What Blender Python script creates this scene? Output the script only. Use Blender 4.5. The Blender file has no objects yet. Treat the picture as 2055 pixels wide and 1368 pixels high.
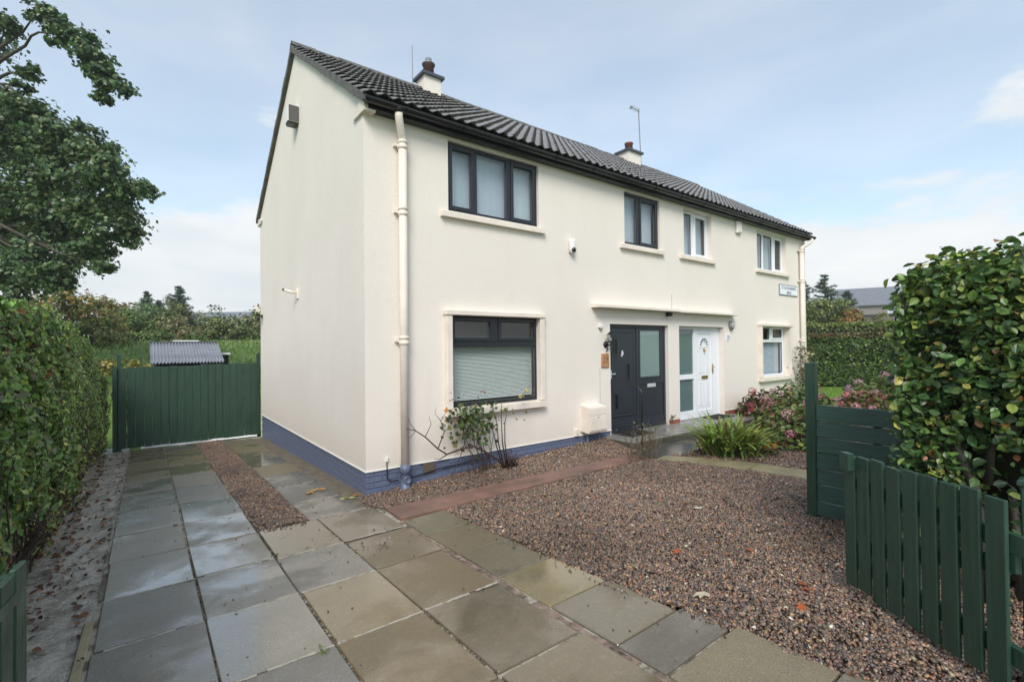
import bpy, math, random
import numpy as np
from mathutils import Vector, Matrix

random.seed(11)
rng = np.random.default_rng(11)
scene = bpy.context.scene
COL = scene.collection

# ------------------------------------------------------------------ camera
YAW, PITCH, ROLL = 0.6526, 0.0116, -0.0111
EYE = Vector((-2.2554, -6.0963, 1.6))
fwd = Vector((math.sin(YAW)*math.cos(PITCH), math.cos(YAW)*math.cos(PITCH), math.sin(PITCH)))
rgt = Vector((math.cos(YAW), -math.sin(YAW), 0.0))
upv = rgt.cross(fwd)
r2 = rgt*math.cos(ROLL) + upv*math.sin(ROLL)
u2 = upv*math.cos(ROLL) - rgt*math.sin(ROLL)
cam = bpy.data.cameras.new('camera')
cam.sensor_width = 36.0
cam.lens = 961.08/2055.0*36.0
cam.clip_start = 0.05
cam.clip_end = 1500
camo = bpy.data.objects.new('camera', cam)
COL.objects.link(camo)
camo.matrix_world = Matrix(((r2.x, u2.x, -fwd.x, EYE.x), (r2.y, u2.y, -fwd.y, EYE.y),
                            (r2.z, u2.z, -fwd.z, EYE.z), (0, 0, 0, 1)))
scene.camera = camo

# ------------------------------------------------------------------ world and sun
SUN_EL, SUN_AZ = math.radians(42), math.radians(222)     # azimuth clockwise from +Y
world = bpy.data.worlds.new('World')
scene.world = world
world.use_nodes = True
wn, wl = world.node_tree.nodes, world.node_tree.links
wn.clear()
wo = wn.new('ShaderNodeOutputWorld')
bg = wn.new('ShaderNodeBackground')
sky = wn.new('ShaderNodeTexSky')
sky.sky_type = 'NISHITA'
sky.sun_disc = False
sky.sun_elevation = SUN_EL
sky.sun_rotation = SUN_AZ
sky.altitude = 100
sky.air_density = 1.0
sky.dust_density = 1.2
sky.ozone_density = 1.0
tc = wn.new('ShaderNodeTexCoord')
sep = wn.new('ShaderNodeSeparateXYZ')
wl.new(tc.outputs['Generated'], sep.inputs[0])
def wmath(op, a, b=None, clamp=False):
    m = wn.new('ShaderNodeMath'); m.operation = op; m.use_clamp = clamp
    for i, v in enumerate((a, b)):
        if v is None: continue
        if isinstance(v, (int, float)): m.inputs[i].default_value = v
        else: wl.new(v, m.inputs[i])
    return m.outputs[0]
zc = wmath('MAXIMUM', sep.outputs[2], 0.0)
den = wmath('ADD', zc, 0.16)
cxn = wmath('DIVIDE', sep.outputs[0], den)
cyn = wmath('DIVIDE', sep.outputs[1], den)
comb = wn.new('ShaderNodeCombineXYZ')
wl.new(cxn, comb.inputs[0]); wl.new(cyn, comb.inputs[1])
mp = wn.new('ShaderNodeMapping')
mp.inputs['Rotation'].default_value = (0, 0, math.radians(-35))
mp.inputs['Scale'].default_value = (0.62, 1.0, 1.0)
mp.inputs['Location'].default_value = (1.3, 4.2, 0.0)
wl.new(comb.outputs[0], mp.inputs[0])
n1 = wn.new('ShaderNodeTexNoise')
n1.inputs['Scale'].default_value = 0.9
n1.inputs['Detail'].default_value = 9
n1.inputs['Roughness'].default_value = 0.55
n1.inputs['Distortion'].default_value = 0.35
wl.new(mp.outputs[0], n1.inputs['Vector'])
cr = wn.new('ShaderNodeMapRange')
cr.interpolation_type = 'SMOOTHSTEP'
cr.inputs['From Min'].default_value = 0.56
cr.inputs['From Max'].default_value = 0.72
wl.new(n1.outputs[0], cr.inputs[0])
# the air whitens and the cloud thickens toward the horizon, the same all round
hz = wn.new('ShaderNodeMapRange')
hz.interpolation_type = 'SMOOTHSTEP'
hz.inputs['From Min'].default_value = 0.20
hz.inputs['From Max'].default_value = 0.0
hz.inputs['To Min'].default_value = 0.0
hz.inputs['To Max'].default_value = 0.45
wl.new(zc, hz.inputs[0])
n2 = wn.new('ShaderNodeTexNoise')
mp2 = wn.new('ShaderNodeMapping'); mp2.inputs['Scale'].default_value = (1.0, 1.0, 3.2); mp2.inputs['Location'].default_value = (0.35, 2.2, 0.0)
wl.new(tc.outputs['Generated'], mp2.inputs[0]); wl.new(mp2.outputs[0], n2.inputs['Vector'])
n2.inputs['Scale'].default_value = 2.3; n2.inputs['Detail'].default_value = 10; n2.inputs['Roughness'].default_value = 0.56
# heaped cloud banks, thicker toward the horizon all round
bank = wmath('ADD', n2.outputs[0], wmath('MULTIPLY', wmath('SUBTRACT', 0.29, zc), 0.80))
br_ = wn.new('ShaderNodeMapRange'); br_.interpolation_type = 'SMOOTHSTEP'
br_.inputs['From Min'].default_value = 0.50; br_.inputs['From Max'].default_value = 0.585
wl.new(bank, br_.inputs[0])
cm = wmath('SUBTRACT', 1.0, wmath('MULTIPLY', wmath('SUBTRACT', 1.0, wmath('MULTIPLY', cr.outputs[0], 0.5)), wmath('SUBTRACT', 1.0, wmath('MULTIPLY', br_.outputs[0], 0.92))))
inv1 = wmath('SUBTRACT', 1.0, cm)
inv2 = wmath('SUBTRACT', 1.0, hz.outputs[0])
cloud = wmath('SUBTRACT', 1.0, wmath('MULTIPLY', inv1, inv2), clamp=True)
thin = wmath('ADD', wmath('MULTIPLY', cloud, 0.56), 0.46, clamp=True)   # thin veil of high cloud everywhere
mixw = wn.new('ShaderNodeMix'); mixw.data_type = 'RGBA'
wl.new(thin, mixw.inputs[0])
skm = wn.new('ShaderNodeVectorMath'); skm.operation = 'MULTIPLY'
wl.new(sky.outputs[0], skm.inputs[0])
skm.inputs[1].default_value = (0.96, 1.10, 1.06)
wl.new(skm.outputs[0], mixw.inputs[6])
ccol = wn.new('ShaderNodeMix'); ccol.data_type = 'RGBA'
n3 = wn.new('ShaderNodeTexNoise'); n3.inputs['Scale'].default_value = 3.6; n3.inputs['Detail'].default_value = 7; wl.new(mp2.outputs[0], n3.inputs['Vector'])
n3r = wn.new('ShaderNodeMapRange'); n3r.inputs['From Min'].default_value = 0.35; n3r.inputs['From Max'].default_value = 0.68; wl.new(n3.outputs[0], n3r.inputs[0])
wl.new(n3r.outputs[0], ccol.inputs[0]); ccol.inputs[6].default_value = (3.75, 4.05, 4.25, 1); ccol.inputs[7].default_value = (4.7, 4.72, 4.72, 1)
wl.new(ccol.outputs[2], mixw.inputs[7])
wl.new(mixw.outputs[2], bg.inputs[0])
bg.inputs[1].default_value = 0.112
wl.new(bg.outputs[0], wo.inputs[0])

sun = bpy.data.lights.new('sun', 'SUN')
sun.energy = 1.5
sun.angle = math.radians(25)
sun.color = (1.0, 0.935, 0.86)
suno = bpy.data.objects.new('sun', sun)
COL.objects.link(suno)
sd = Vector((math.sin(SUN_AZ)*math.cos(SUN_EL), math.cos(SUN_AZ)*math.cos(SUN_EL), math.sin(SUN_EL)))
suno.rotation_euler = (-sd).to_track_quat('-Z', 'Y').to_euler()
suno.location = sd*60

scene.view_settings.view_transform = 'Standard'
scene.view_settings.look = 'None'
scene.view_settings.gamma = 1.0
scene.view_settings.exposure = 0.95
scene.view_settings.use_curve_mapping = False

# ------------------------------------------------------------------ materials
def mat(name, base=(0.5, 0.5, 0.5), rough=0.6, spec=0.5, metal=0.0):
    m = bpy.data.materials.new(name); m.use_nodes = True
    b = m.node_tree.nodes['Principled BSDF']
    b.inputs['Base Color'].default_value = (*base, 1)
    b.inputs['Roughness'].default_value = rough
    b.inputs['Specular IOR Level'].default_value = spec
    b.inputs['Metallic'].default_value = metal
    return m
def nodes(m):
    return m.node_tree.nodes, m.node_tree.links, m.node_tree.nodes['Principled BSDF']
def coords(m, scale=(1, 1, 1), kind='Object'):
    n, l, b = nodes(m)
    t = n.new('ShaderNodeTexCoord'); p = n.new('ShaderNodeMapping')
    p.inputs['Scale'].default_value = scale
    l.new(t.outputs[kind], p.inputs[0])
    return p.outputs[0]
def noise(m, vec, scale, detail=5, rough=0.55, dist=0.0):
    n, l, b = nodes(m)
    x = n.new('ShaderNodeTexNoise')
    x.inputs['Scale'].default_value = scale; x.inputs['Detail'].default_value = detail
    x.inputs['Roughness'].default_value = rough; x.inputs['Distortion'].default_value = dist
    if vec: l.new(vec, x.inputs['Vector'])
    return x.outputs[0]
def ramp(m, fac, stops, interp='LINEAR'):
    n, l, b = nodes(m)
    r = n.new('ShaderNodeValToRGB'); r.color_ramp.interpolation = interp
    el = r.color_ramp.elements
    while len(el) < len(stops): el.new(0.5)
    for e, (p, c) in zip(el, stops):
        e.position = p; e.color = (*c, 1) if len(c) == 3 else c
    l.new(fac, r.inputs[0])
    return r.outputs[0]
def mrange(m, fac, a, b2, c, d):
    n, l, b = nodes(m)
    r = n.new('ShaderNodeMapRange')
    for k, v in zip(('From Min', 'From Max', 'To Min', 'To Max'), (a, b2, c, d)): r.inputs[k].default_value = v
    l.new(fac, r.inputs[0]); return r.outputs[0]
def mixc(m, fac, a, b2, mode='MIX'):
    n, l, b = nodes(m)
    x = n.new('ShaderNodeMix'); x.data_type = 'RGBA'; x.blend_type = mode
    if isinstance(fac, (int, float)): x.inputs[0].default_value = fac
    else: l.new(fac, x.inputs[0])
    for i, v in ((6, a), (7, b2)):
        if isinstance(v, tuple): x.inputs[i].default_value = (*v, 1)
        else: l.new(v, x.inputs[i])
    return x.outputs[2]
def bump(m, h, strength=0.3, dist=0.01):
    n, l, b = nodes(m)
    x = n.new('ShaderNodeBump'); x.inputs['Strength'].default_value = strength; x.inputs['Distance'].default_value = dist
    l.new(h, x.inputs['Height']); l.new(x.outputs[0], b.inputs['Normal'])
def setin(m, key, out):
    n, l, b = nodes(m); l.new(out, b.inputs[key])

M = {}
# painted roughcast walls
m = M['render'] = mat('cream_roughcast', rough=0.75, spec=0.3)
v = coords(m); big = noise(m, v, 0.7, 6, 0.6); fine = noise(m, v, 55, 4, 0.6)
vs = coords(m, (2.2, 2.2, 0.35)); streak = noise(m, vs, 1.6, 5, 0.6)
c = ramp(m, big, [(0.3, (0.775, 0.715, 0.652)), (0.7, (0.82, 0.762, 0.700))])
c = mixc(m, mrange(m, streak, 0.55, 0.78, 0, 0.22), c, (0.66, 0.60, 0.52))
c = mixc(m, mrange(m, noise(m, v, 3.1, 8, 0.7), 0.58, 0.75, 0, 0.25), c, (0.66, 0.61, 0.54))
sp = m.node_tree.nodes.new('ShaderNodeSeparateXYZ'); m.node_tree.links.new(v, sp.inputs[0])
c = mixc(m, mixc(m, noise(m, v, 6, 6, 0.7), (0, 0, 0), mrange(m, sp.outputs[2], 0.45, 0.0, 0, 0.55)), c, (0.55, 0.49, 0.41))
setin(m, 'Base Color', c); bump(m, mixc(m, 0.35, fine, noise(m, v, 30, 4, 0.6)), 0.6, 0.013)
m = M['trim'] = mat('cream_masonry_paint', (0.80, 0.73, 0.65), 0.55, 0.4)
v = coords(m); bump(m, noise(m, v, 40, 3), 0.15, 0.005)
setin(m, 'Base Color', ramp(m, noise(m, v, 2.5, 6, 0.65), [(0.35, (0.72, 0.645, 0.56)), (0.6, (0.82, 0.745, 0.66))]))
m = M['bead'] = mat('white_paint_bead', (0.86, 0.85, 0.82), 0.5)
m = M['plinth'] = mat('blue_grey_plinth_paint', rough=0.45)
v = coords(m)
setin(m, 'Base Color', ramp(m, noise(m, v, 4, 6, 0.65), [(0.3, (0.104, 0.130, 0.205)), (0.7, (0.140, 0.172, 0.268))]))
bump(m, noise(m, v, 45, 4), 0.4, 0.006)
m = M['red_paint'] = mat('red_step_paint', (0.30, 0.075, 0.055), 0.5)
m = M['tile'] = mat('dark_concrete_tile', rough=0.42, spec=0.5)
v = coords(m); oi = m.node_tree.nodes.new('ShaderNodeObjectInfo')
c = ramp(m, noise(m, v, 9, 6, 0.7), [(0.3, (0.120, 0.113, 0.112)), (0.75, (0.225, 0.212, 0.208))])
c = mixc(m, mrange(m, oi.outputs['Random'], 0, 1, 0.0, 0.35), c, (0.24, 0.225, 0.212))
setin(m, 'Base Color', c); bump(m, noise(m, v, 90, 3), 0.25, 0.004)
setin(m, 'Roughness', mrange(m, noise(m, v, 3, 4), 0.3, 0.7, 0.26, 0.45))
m = M['ridge'] = mat('mossy_ridge_tile', rough=0.7)
v = coords(m)
setin(m, 'Base Color', ramp(m, noise(m, v, 7, 7, 0.7), [(0.35, (0.065, 0.062, 0.060)), (0.55, (0.12, 0.117, 0.108)), (0.68, (0.13, 0.135, 0.065))]))
bump(m, noise(m, v, 60, 4), 0.5, 0.008)
m = M['mortar'] = mat('grey_mortar', rough=0.85)
v = coords(m)
setin(m, 'Base Color', ramp(m, noise(m, v, 12, 6, 0.7), [(0.3, (0.10, 0.095, 0.085)), (0.7, (0.22, 0.205, 0.185))]))
bump(m, noise(m, v, 50, 4), 0.5, 0.01)
M['black_pvc'] = mat('black_gutter_plastic', (0.008, 0.008, 0.010), 0.28)
M['black_metal'] = mat('black_metal', (0.01, 0.01, 0.011), 0.4)
M['anthracite'] = mat('anthracite_frame', (0.013, 0.016, 0.024), 0.38)
M['door_grey'] = mat('anthracite_door', (0.023, 0.029, 0.039), 0.4)
M['satin'] = mat('satin_silver', (0.62, 0.64, 0.66), 0.35, metal=0.3)
M['slit'] = mat('dark_slit_glass', (0.010, 0.012, 0.015), 0.08)
M['upvc'] = mat('white_plastic_frame', (0.80, 0.82, 0.86), 0.35)
M['seal'] = mat('grey_window_seal', (0.10, 0.11, 0.12), 0.6)
M['white_plastic'] = mat('white_plastic', (0.78, 0.78, 0.76), 0.35)
M['grey_metal'] = mat('grey_metal', (0.30, 0.31, 0.32), 0.4, metal=0.6)
M['chrome'] = mat('chrome', (0.75, 0.76, 0.78), 0.15, metal=1.0)
M['brass'] = mat('brass', (0.62, 0.45, 0.16), 0.25, metal=1.0)
M['dark'] = mat('black_interior', (0.012, 0.012, 0.014), 0.9)
M['room'] = mat('room_plaster', (0.30, 0.29, 0.28), 0.9)
M['curtain'] = mat('pale_net_curtain', (0.50, 0.56, 0.66), 0.9)
M['curtain_w'] = mat('white_side_curtain', (0.58, 0.64, 0.71), 0.9)
M['blind'] = mat('white_blind_slat', (0.80, 0.81, 0.81), 0.5)
m = M['obscure'] = mat('obscured_glass_backing', (0.16, 0.23, 0.23), 0.3)
v = coords(m); bump(m, noise(m, v, 120, 2), 0.3, 0.004)
M['obscure_l'] = mat('frosted_glass_backing', (0.30, 0.38, 0.38), 0.3)
m = M['glass'] = bpy.data.materials.new('window_glass'); m.use_nodes = True
n, l = m.node_tree.nodes, m.node_tree.links
n.clear()
o = n.new('ShaderNodeOutputMaterial'); mx = n.new('ShaderNodeMixShader'); tr = n.new('ShaderNodeBsdfTransparent'); gl = n.new('ShaderNodeBsdfGlossy')
fr = n.new('ShaderNodeFresnel'); fr.inputs[0].default_value = 1.75
gl.inputs['Roughness'].default_value = 0.01
tr.inputs[0].default_value = (0.93, 0.955, 0.95, 1)
ge = n.new('ShaderNodeNewGeometry'); iv = n.new('ShaderNodeMath'); iv.operation = 'SUBTRACT'; iv.inputs[0].default_value = 1.0; l.new(ge.outputs['Backfacing'], iv.inputs[1])
mu = n.new('ShaderNodeMath'); mu.operation = 'MULTIPLY'; l.new(fr.outputs[0], mu.inputs[0]); l.new(iv.outputs[0], mu.inputs[1])
l.new(mu.outputs[0], mx.inputs[0]); l.new(tr.outputs[0], mx.inputs[1]); l.new(gl.outputs[0], mx.inputs[2]); l.new(mx.outputs[0], o.inputs[0])

# painted fence timber
m = M['green'] = mat('dark_green_fence_paint', rough=0.5)
v = coords(m); vg = coords(m, (18, 18, 1.2))
oi = m.node_tree.nodes.new('ShaderNodeObjectInfo')
c = ramp(m, noise(m, vg, 2.0, 5, 0.6, 0.4), [(0.3, (0.013, 0.038, 0.024)), (0.55, (0.022, 0.058, 0.038)), (0.75, (0.034, 0.078, 0.053))])
c = mixc(m, mrange(m, oi.outputs['Random'], 0, 1, 0, 0.45), c, (0.028, 0.070, 0.048))
vk = coords(m); kn = m.node_tree.nodes.new('ShaderNodeTexVoronoi'); kn.inputs['Scale'].default_value = 3.4; m.node_tree.links.new(vk, kn.inputs['Vector'])
c = mixc(m, mrange(m, kn.outputs['Distance'], 0.035, 0.075, 0.75, 0.0), c, (0.012, 0.030, 0.022))
c = mixc(m, mrange(m, noise(m, vk, 2.6, 7, 0.7), 0.56, 0.78, 0, 0.38), c, (0.060, 0.100, 0.076))
setin(m, 'Roughness', mrange(m, noise(m, vk, 5, 5, 0.6), 0.35, 0.65, 0.32, 0.62))
setin(m, 'Base Color', c); bump(m, noise(m, vg, 3.0, 5, 0.6, 0.4), 0.35, 0.006)
m = M['green_h'] = mat('dark_green_board_paint', rough=0.5)
vg = coords(m, (1.2, 1.2, 16)); oi = m.node_tree.nodes.new('ShaderNodeObjectInfo')
c = ramp(m, noise(m, vg, 2.0, 5, 0.65, 0.8), [(0.25, (0.020, 0.050, 0.037)), (0.5, (0.034, 0.078, 0.058)), (0.75, (0.055, 0.108, 0.085))])
c = mixc(m, mrange(m, oi.outputs['Random'], 0, 1, 0, 0.4), c, (0.036, 0.078, 0.062))
vk = coords(m); kn = m.node_tree.nodes.new('ShaderNodeTexVoronoi'); kn.inputs['Scale'].default_value = 3.4; m.node_tree.links.new(vk, kn.inputs['Vector'])
c = mixc(m, mrange(m, kn.outputs['Distance'], 0.035, 0.075, 0.75, 0.0), c, (0.012, 0.030, 0.022))
c = mixc(m, mrange(m, noise(m, vk, 2.6, 7, 0.7), 0.56, 0.78, 0, 0.38), c, (0.060, 0.100, 0.076))
setin(m, 'Roughness', mrange(m, noise(m, vk, 5, 5, 0.6), 0.35, 0.65, 0.32, 0.62))
setin(m, 'Base Color', c); bump(m, noise(m, vg, 3.0, 5, 0.6, 0.8), 0.4, 0.006)
# wet concrete flags; the colour of each flag comes from its object colour
m = M['slab'] = mat('wet_concrete_flag', rough=0.35)
n, l, b = nodes(m)
oi = n.new('ShaderNodeObjectInfo'); tco = n.new('ShaderNodeTexCoord')
ofs = n.new('ShaderNodeVectorMath'); ofs.operation = 'SCALE'; ofs.inputs[0].default_value = (37.0, 23.0, 11.0); l.new(oi.outputs['Random'], ofs.inputs['Scale'])
adv = n.new('ShaderNodeVectorMath'); adv.operation = 'ADD'; l.new(tco.outputs['Object'], adv.inputs[0]); l.new(ofs.outputs[0], adv.inputs[1]); v = adv.outputs[0]
blot = noise(m, v, 2.4, 7, 0.65); grain = noise(m, v, 120, 4, 0.7); mid = noise(m, v, 26, 5, 0.65)
c = mixc(m, mrange(m, blot, 0.35, 0.7, 0.0, 0.5), oi.outputs['Color'], (0.165, 0.137, 0.092))
c = mixc(m, mrange(m, grain, 0.38, 0.62, 0.0, 0.55), c, (0.078, 0.068, 0.053))
c = mixc(m, mrange(m, mid, 0.52, 0.72, 0.0, 0.35), c, (0.28, 0.25, 0.195))
c = mixc(m, mrange(m, noise(m, v, 5.5, 6, 0.7), 0.6, 0.78, 0, 0.4), c, (0.13, 0.135, 0.06))
lich = n.new('ShaderNodeTexVoronoi'); lich.inputs['Scale'].default_value = 26; l.new(v, lich.inputs['Vector'])
spot = mrange(m, lich.outputs['Distance'], 0.10, 0.22, 0.75, 0.0)
c = mixc(m, mixc(m, mrange(m, noise(m, v, 3.3, 4), 0.58, 0.68, 0, 1), (0, 0, 0), spot), c, (0.33, 0.32, 0.27))
c = mixc(m, mrange(m, noise(m, v, 0.9, 7, 0.7, 0.5), 0.55, 0.72, 0, 0.35), c, (0.10, 0.088, 0.068))
setin(m, 'Base Color', c)
wn0 = noise(m, v, 1.3, 5, 0.6, 0.4)
wa = n.new('ShaderNodeMath'); wa.operation = 'ADD'; l.new(wn0, wa.inputs[0]); l.new(mrange(m, oi.outputs['Random'], 0, 1, -0.10, 0.15), wa.inputs[1]); wet = wa.outputs[0]
setin(m, 'Roughness', mrange(m, wet, 0.42, 0.56, 0.10, 0.42))
setin(m, 'Specular IOR Level', mrange(m, wet, 0.40, 0.60, 0.85, 0.50))
setin(m, 'Coat Weight', mrange(m, wet, 0.44, 0.58, 0.75, 0.08)); b.inputs['Coat Roughness'].default_value = 0.12; b.inputs['Coat IOR'].default_value = 1.45
bp = n.new('ShaderNodeBump'); bp.inputs['Distance'].default_value = 0.004
l.new(mrange(m, wet, 0.42, 0.56, 0.06, 0.8), bp.inputs['Strength']); l.new(grain, bp.inputs['Height']); l.new(bp.outputs[0], b.inputs['Normal'])
m = M['joint'] = mat('joint_dirt', rough=0.8)
v = coords(m)
c = ramp(m, noise(m, v, 6, 6, 0.7), [(0.34, (0.08, 0.066, 0.048)), (0.46, (0.17, 0.15, 0.115)), (0.55, (0.38, 0.345, 0.285))])
setin(m, 'Base Color', c); bump(m, noise(m, v, 90, 3), 0.8, 0.01)
m = M['dirt'] = mat('mossy_dirt', rough=0.85)
v = coords(m); setin(m, 'Base Color', ramp(m, noise(m, v, 8, 8, 0.7), [(0.3, (0.075, 0.062, 0.043)), (0.5, (0.155, 0.128, 0.092)), (0.68, (0.21, 0.175, 0.13)), (0.8, (0.13, 0.145, 0.055))])); bump(m, noise(m, v, 45, 5, 0.7), 0.9, 0.02)
m = M['light_mortar'] = mat('light_joint_mortar', rough=0.8)
v = coords(m)
setin(m, 'Base Color', ramp(m, noise(m, v, 14, 6, 0.7), [(0.32, (0.12, 0.105, 0.08)), (0.45, (0.38, 0.35, 0.29)), (0.7, (0.52, 0.48, 0.41))]))
bump(m, noise(m, v, 90, 3), 0.8, 0.01)
m = M['channel'] = mat('pink_mortar_channel', rough=0.8)
v = coords(m)
setin(m, 'Base Color', ramp(m, noise(m, v, 9, 6, 0.7), [(0.35, (0.06, 0.045, 0.035)), (0.55, (0.25, 0.175, 0.135)), (0.7, (0.34, 0.27, 0.21))]))
bump(m, noise(m, v, 70, 3), 0.8, 0.01)
m = M['red_path'] = mat('worn_red_concrete', rough=0.55)
v = coords(m)
c = ramp(m, noise(m, v, 2.2, 7, 0.65), [(0.32, (0.125, 0.075, 0.057)), (0.48, (0.205, 0.115, 0.087)), (0.62, (0.29, 0.158, 0.122)), (0.78, (0.36, 0.20, 0.155))])
c = mixc(m, mrange(m, noise(m, v, 60, 3), 0.4, 0.65, 0, 0.3), c, (0.11, 0.075, 0.06))
setin(m, 'Base Color', c); bump(m, noise(m, v, 80, 3), 0.5, 0.006)
m = M['concrete'] = mat('wet_grey_concrete', rough=0.33)
v = coords(m)
c = ramp(m, noise(m, v, 1.7, 7, 0.65), [(0.3, (0.14, 0.137, 0.13)), (0.7, (0.26, 0.25, 0.235))])
setin(m, 'Base Color', c); bump(m, noise(m, v, 70, 3), 0.35, 0.005)
setin(m, 'Roughness', mrange(m, noise(m, v, 1.3, 4), 0.4, 0.62, 0.18, 0.5))
m = M['wet_path'] = mat('dark_wet_path', rough=0.22)
v = coords(m); setin(m, 'Base Color', ramp(m, noise(m, v, 1.7, 7, 0.65), [(0.3, (0.055, 0.055, 0.054)), (0.7, (0.105, 0.102, 0.098))])); bump(m, noise(m, v, 70, 3), 0.3, 0.004)
m = M['moss_stone'] = mat('mossy_step_edge', rough=0.7)
v = coords(m); setin(m, 'Base Color', ramp(m, noise(m, v, 6, 7, 0.7), [(0.3, (0.035, 0.030, 0.022)), (0.55, (0.085, 0.078, 0.058)), (0.75, (0.085, 0.095, 0.04))])); bump(m, noise(m, v, 40, 4), 0.6, 0.01)
m = M['edging'] = mat('yellow_stone_edging', rough=0.45)
v = coords(m)
setin(m, 'Base Color', ramp(m, noise(m, v, 3, 7, 0.65), [(0.3, (0.16, 0.138, 0.078)), (0.65, (0.30, 0.26, 0.155)), (0.8, (0.38, 0.35, 0.26))]))
bump(m, noise(m, v, 60, 3), 0.4, 0.006)
m = M['mud'] = mat('wet_mud', rough=0.4)
v = coords(m, (1, 1.0, 1))
c = ramp(m, noise(m, v, 5.5, 8, 0.72, 0.6), [(0.30, (0.06, 0.052, 0.040)), (0.43, (0.26, 0.24, 0.205)), (0.60, (0.46, 0.435, 0.39))])
setin(m, 'Base Color', c); bump(m, noise(m, v, 14, 7, 0.65, 0.5), 0.9, 0.03)
setin(m, 'Roughness', mrange(m, noise(m, v, 3, 4), 0.4, 0.6, 0.25, 0.7))
m = M['soil'] = mat('garden_soil', rough=0.85)
v = coords(m)
setin(m, 'Base Color', ramp(m, noise(m, v, 9, 8, 0.7), [(0.35, (0.028, 0.019, 0.013)), (0.65, (0.075, 0.052, 0.036))]))
bump(m, noise(m, v, 30, 6, 0.7), 0.9, 0.03)
m = M['ground'] = mat('rough_grass_ground', rough=0.9, spec=0.2)
v = coords(m)
c = ramp(m, noise(m, v, 0.35, 8, 0.7), [(0.3, (0.07, 0.13, 0.028)), (0.55, (0.125, 0.21, 0.042)), (0.75, (0.19, 0.24, 0.065))])
setin(m, 'Base Color', c); bump(m, noise(m, v, 12, 6, 0.7), 0.8, 0.05)
m = M['lawn'] = mat('mown_lawn', rough=0.9, spec=0.2)
v = coords(m)
c = ramp(m, noise(m, v, 1.2, 8, 0.72), [(0.3, (0.085, 0.175, 0.018)), (0.7, (0.15, 0.26, 0.03))])
setin(m, 'Base Color', c); bump(m, noise(m, v, 45, 5, 0.7), 0.8, 0.03)
m = M['asphalt'] = mat('street_asphalt', rough=0.55)
v = coords(m); setin(m, 'Base Color', ramp(m, noise(m, v, 30, 6, 0.7), [(0.3, (0.035, 0.035, 0.036)), (0.7, (0.065, 0.064, 0.063))]))
bump(m, noise(m, v, 120, 3), 0.6, 0.006)
m = M['bark'] = mat('grey_brown_bark', rough=0.85)
v = coords(m, (1, 1, 0.3)); setin(m, 'Base Color', ramp(m, noise(m, v, 14, 7, 0.7), [(0.3, (0.030, 0.024, 0.018)), (0.7, (0.105, 0.088, 0.068))]))
bump(m, noise(m, v, 25, 5, 0.7), 0.8, 0.02)
M['bark_dark'] = mat('dark_wet_bark', (0.055, 0.045, 0.036), 0.6)
M['twig'] = mat('dark_red_brown_twig', (0.055, 0.032, 0.026), 0.6)
M['twig_l'] = mat('pale_brown_twig', (0.13, 0.10, 0.065), 0.7)
M['core'] = mat('dark_blocker_core', (0.016, 0.016, 0.009), 0.95, 0.1)  # for the solid cores added inside hedges to block light
M['shed_wall'] = mat('dark_shed_boards', (0.018, 0.014, 0.011), 0.7)
m = M['zinc'] = mat('wet_corrugated_sheet', rough=0.3, metal=0.55)
v = coords(m); setin(m, 'Base Color', ramp(m, noise(m, v, 5, 6, 0.7), [(0.3, (0.30, 0.31, 0.34)), (0.7, (0.46, 0.47, 0.51))]))
m = M['slate'] = mat('blue_grey_slate', rough=0.5)
v = coords(m); setin(m, 'Base Color', ramp(m, noise(m, v, 3, 6, 0.7), [(0.3, (0.13, 0.145, 0.17)), (0.7, (0.20, 0.215, 0.24))]))
M['grey_wall'] = mat('grey_harled_wall', (0.24, 0.22, 0.20), 0.9)
m = M['far_stone'] = mat('far_stone_wall', rough=0.9)
v = coords(m); setin(m, 'Base Color', ramp(m, noise(m, v, 6, 6, 0.7), [(0.3, (0.10, 0.095, 0.10)), (0.7, (0.22, 0.20, 0.20))]))
M['terracotta'] = mat('terracotta_pot', (0.24, 0.070, 0.040), 0.65)
M['terracotta_d'] = mat('sooty_terracotta_pot', (0.105, 0.050, 0.042), 0.65)
m = M['cope'] = mat('slate_grey_cope', (0.060, 0.070, 0.092), 0.5)
m = M['oak'] = mat('varnished_wood', rough=0.45)
v = coords(m, (9, 9, 1.2)); setin(m, 'Base Color', ramp(m, noise(m, v, 2.2, 6, 0.65, 0.6), [(0.3, (0.22, 0.085, 0.030)), (0.5, (0.42, 0.22, 0.10)), (0.7, (0.55, 0.33, 0.17))]))
M['burnt'] = mat('burnt_lettering', (0.19, 0.085, 0.038), 0.6)
M['sign_white'] = mat('white_enamel_sign', (0.80, 0.84, 0.90), 0.3)
M['sign_grey'] = mat('grey_sign_frame', (0.22, 0.23, 0.26), 0.4)
M['ink'] = mat('blue_black_lettering', (0.05, 0.06, 0.12), 0.4)
M['mat'] = mat('black_rubber_mat', (0.012, 0.012, 0.013), 0.8)
M['grille'] = mat('brown_air_brick', (0.11, 0.085, 0.070), 0.8)
M['cable'] = mat('black_cable', (0.012, 0.013, 0.016), 0.5)
M['lamp_glass'] = mat('lamp_glass', (0.35, 0.36, 0.35), 0.15)
M['weathered'] = mat('weathered_grey_board', (0.10, 0.095, 0.095), 0.8)
M['poly'] = mat('white_sheeting', (0.80, 0.81, 0.82), 0.45)

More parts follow.
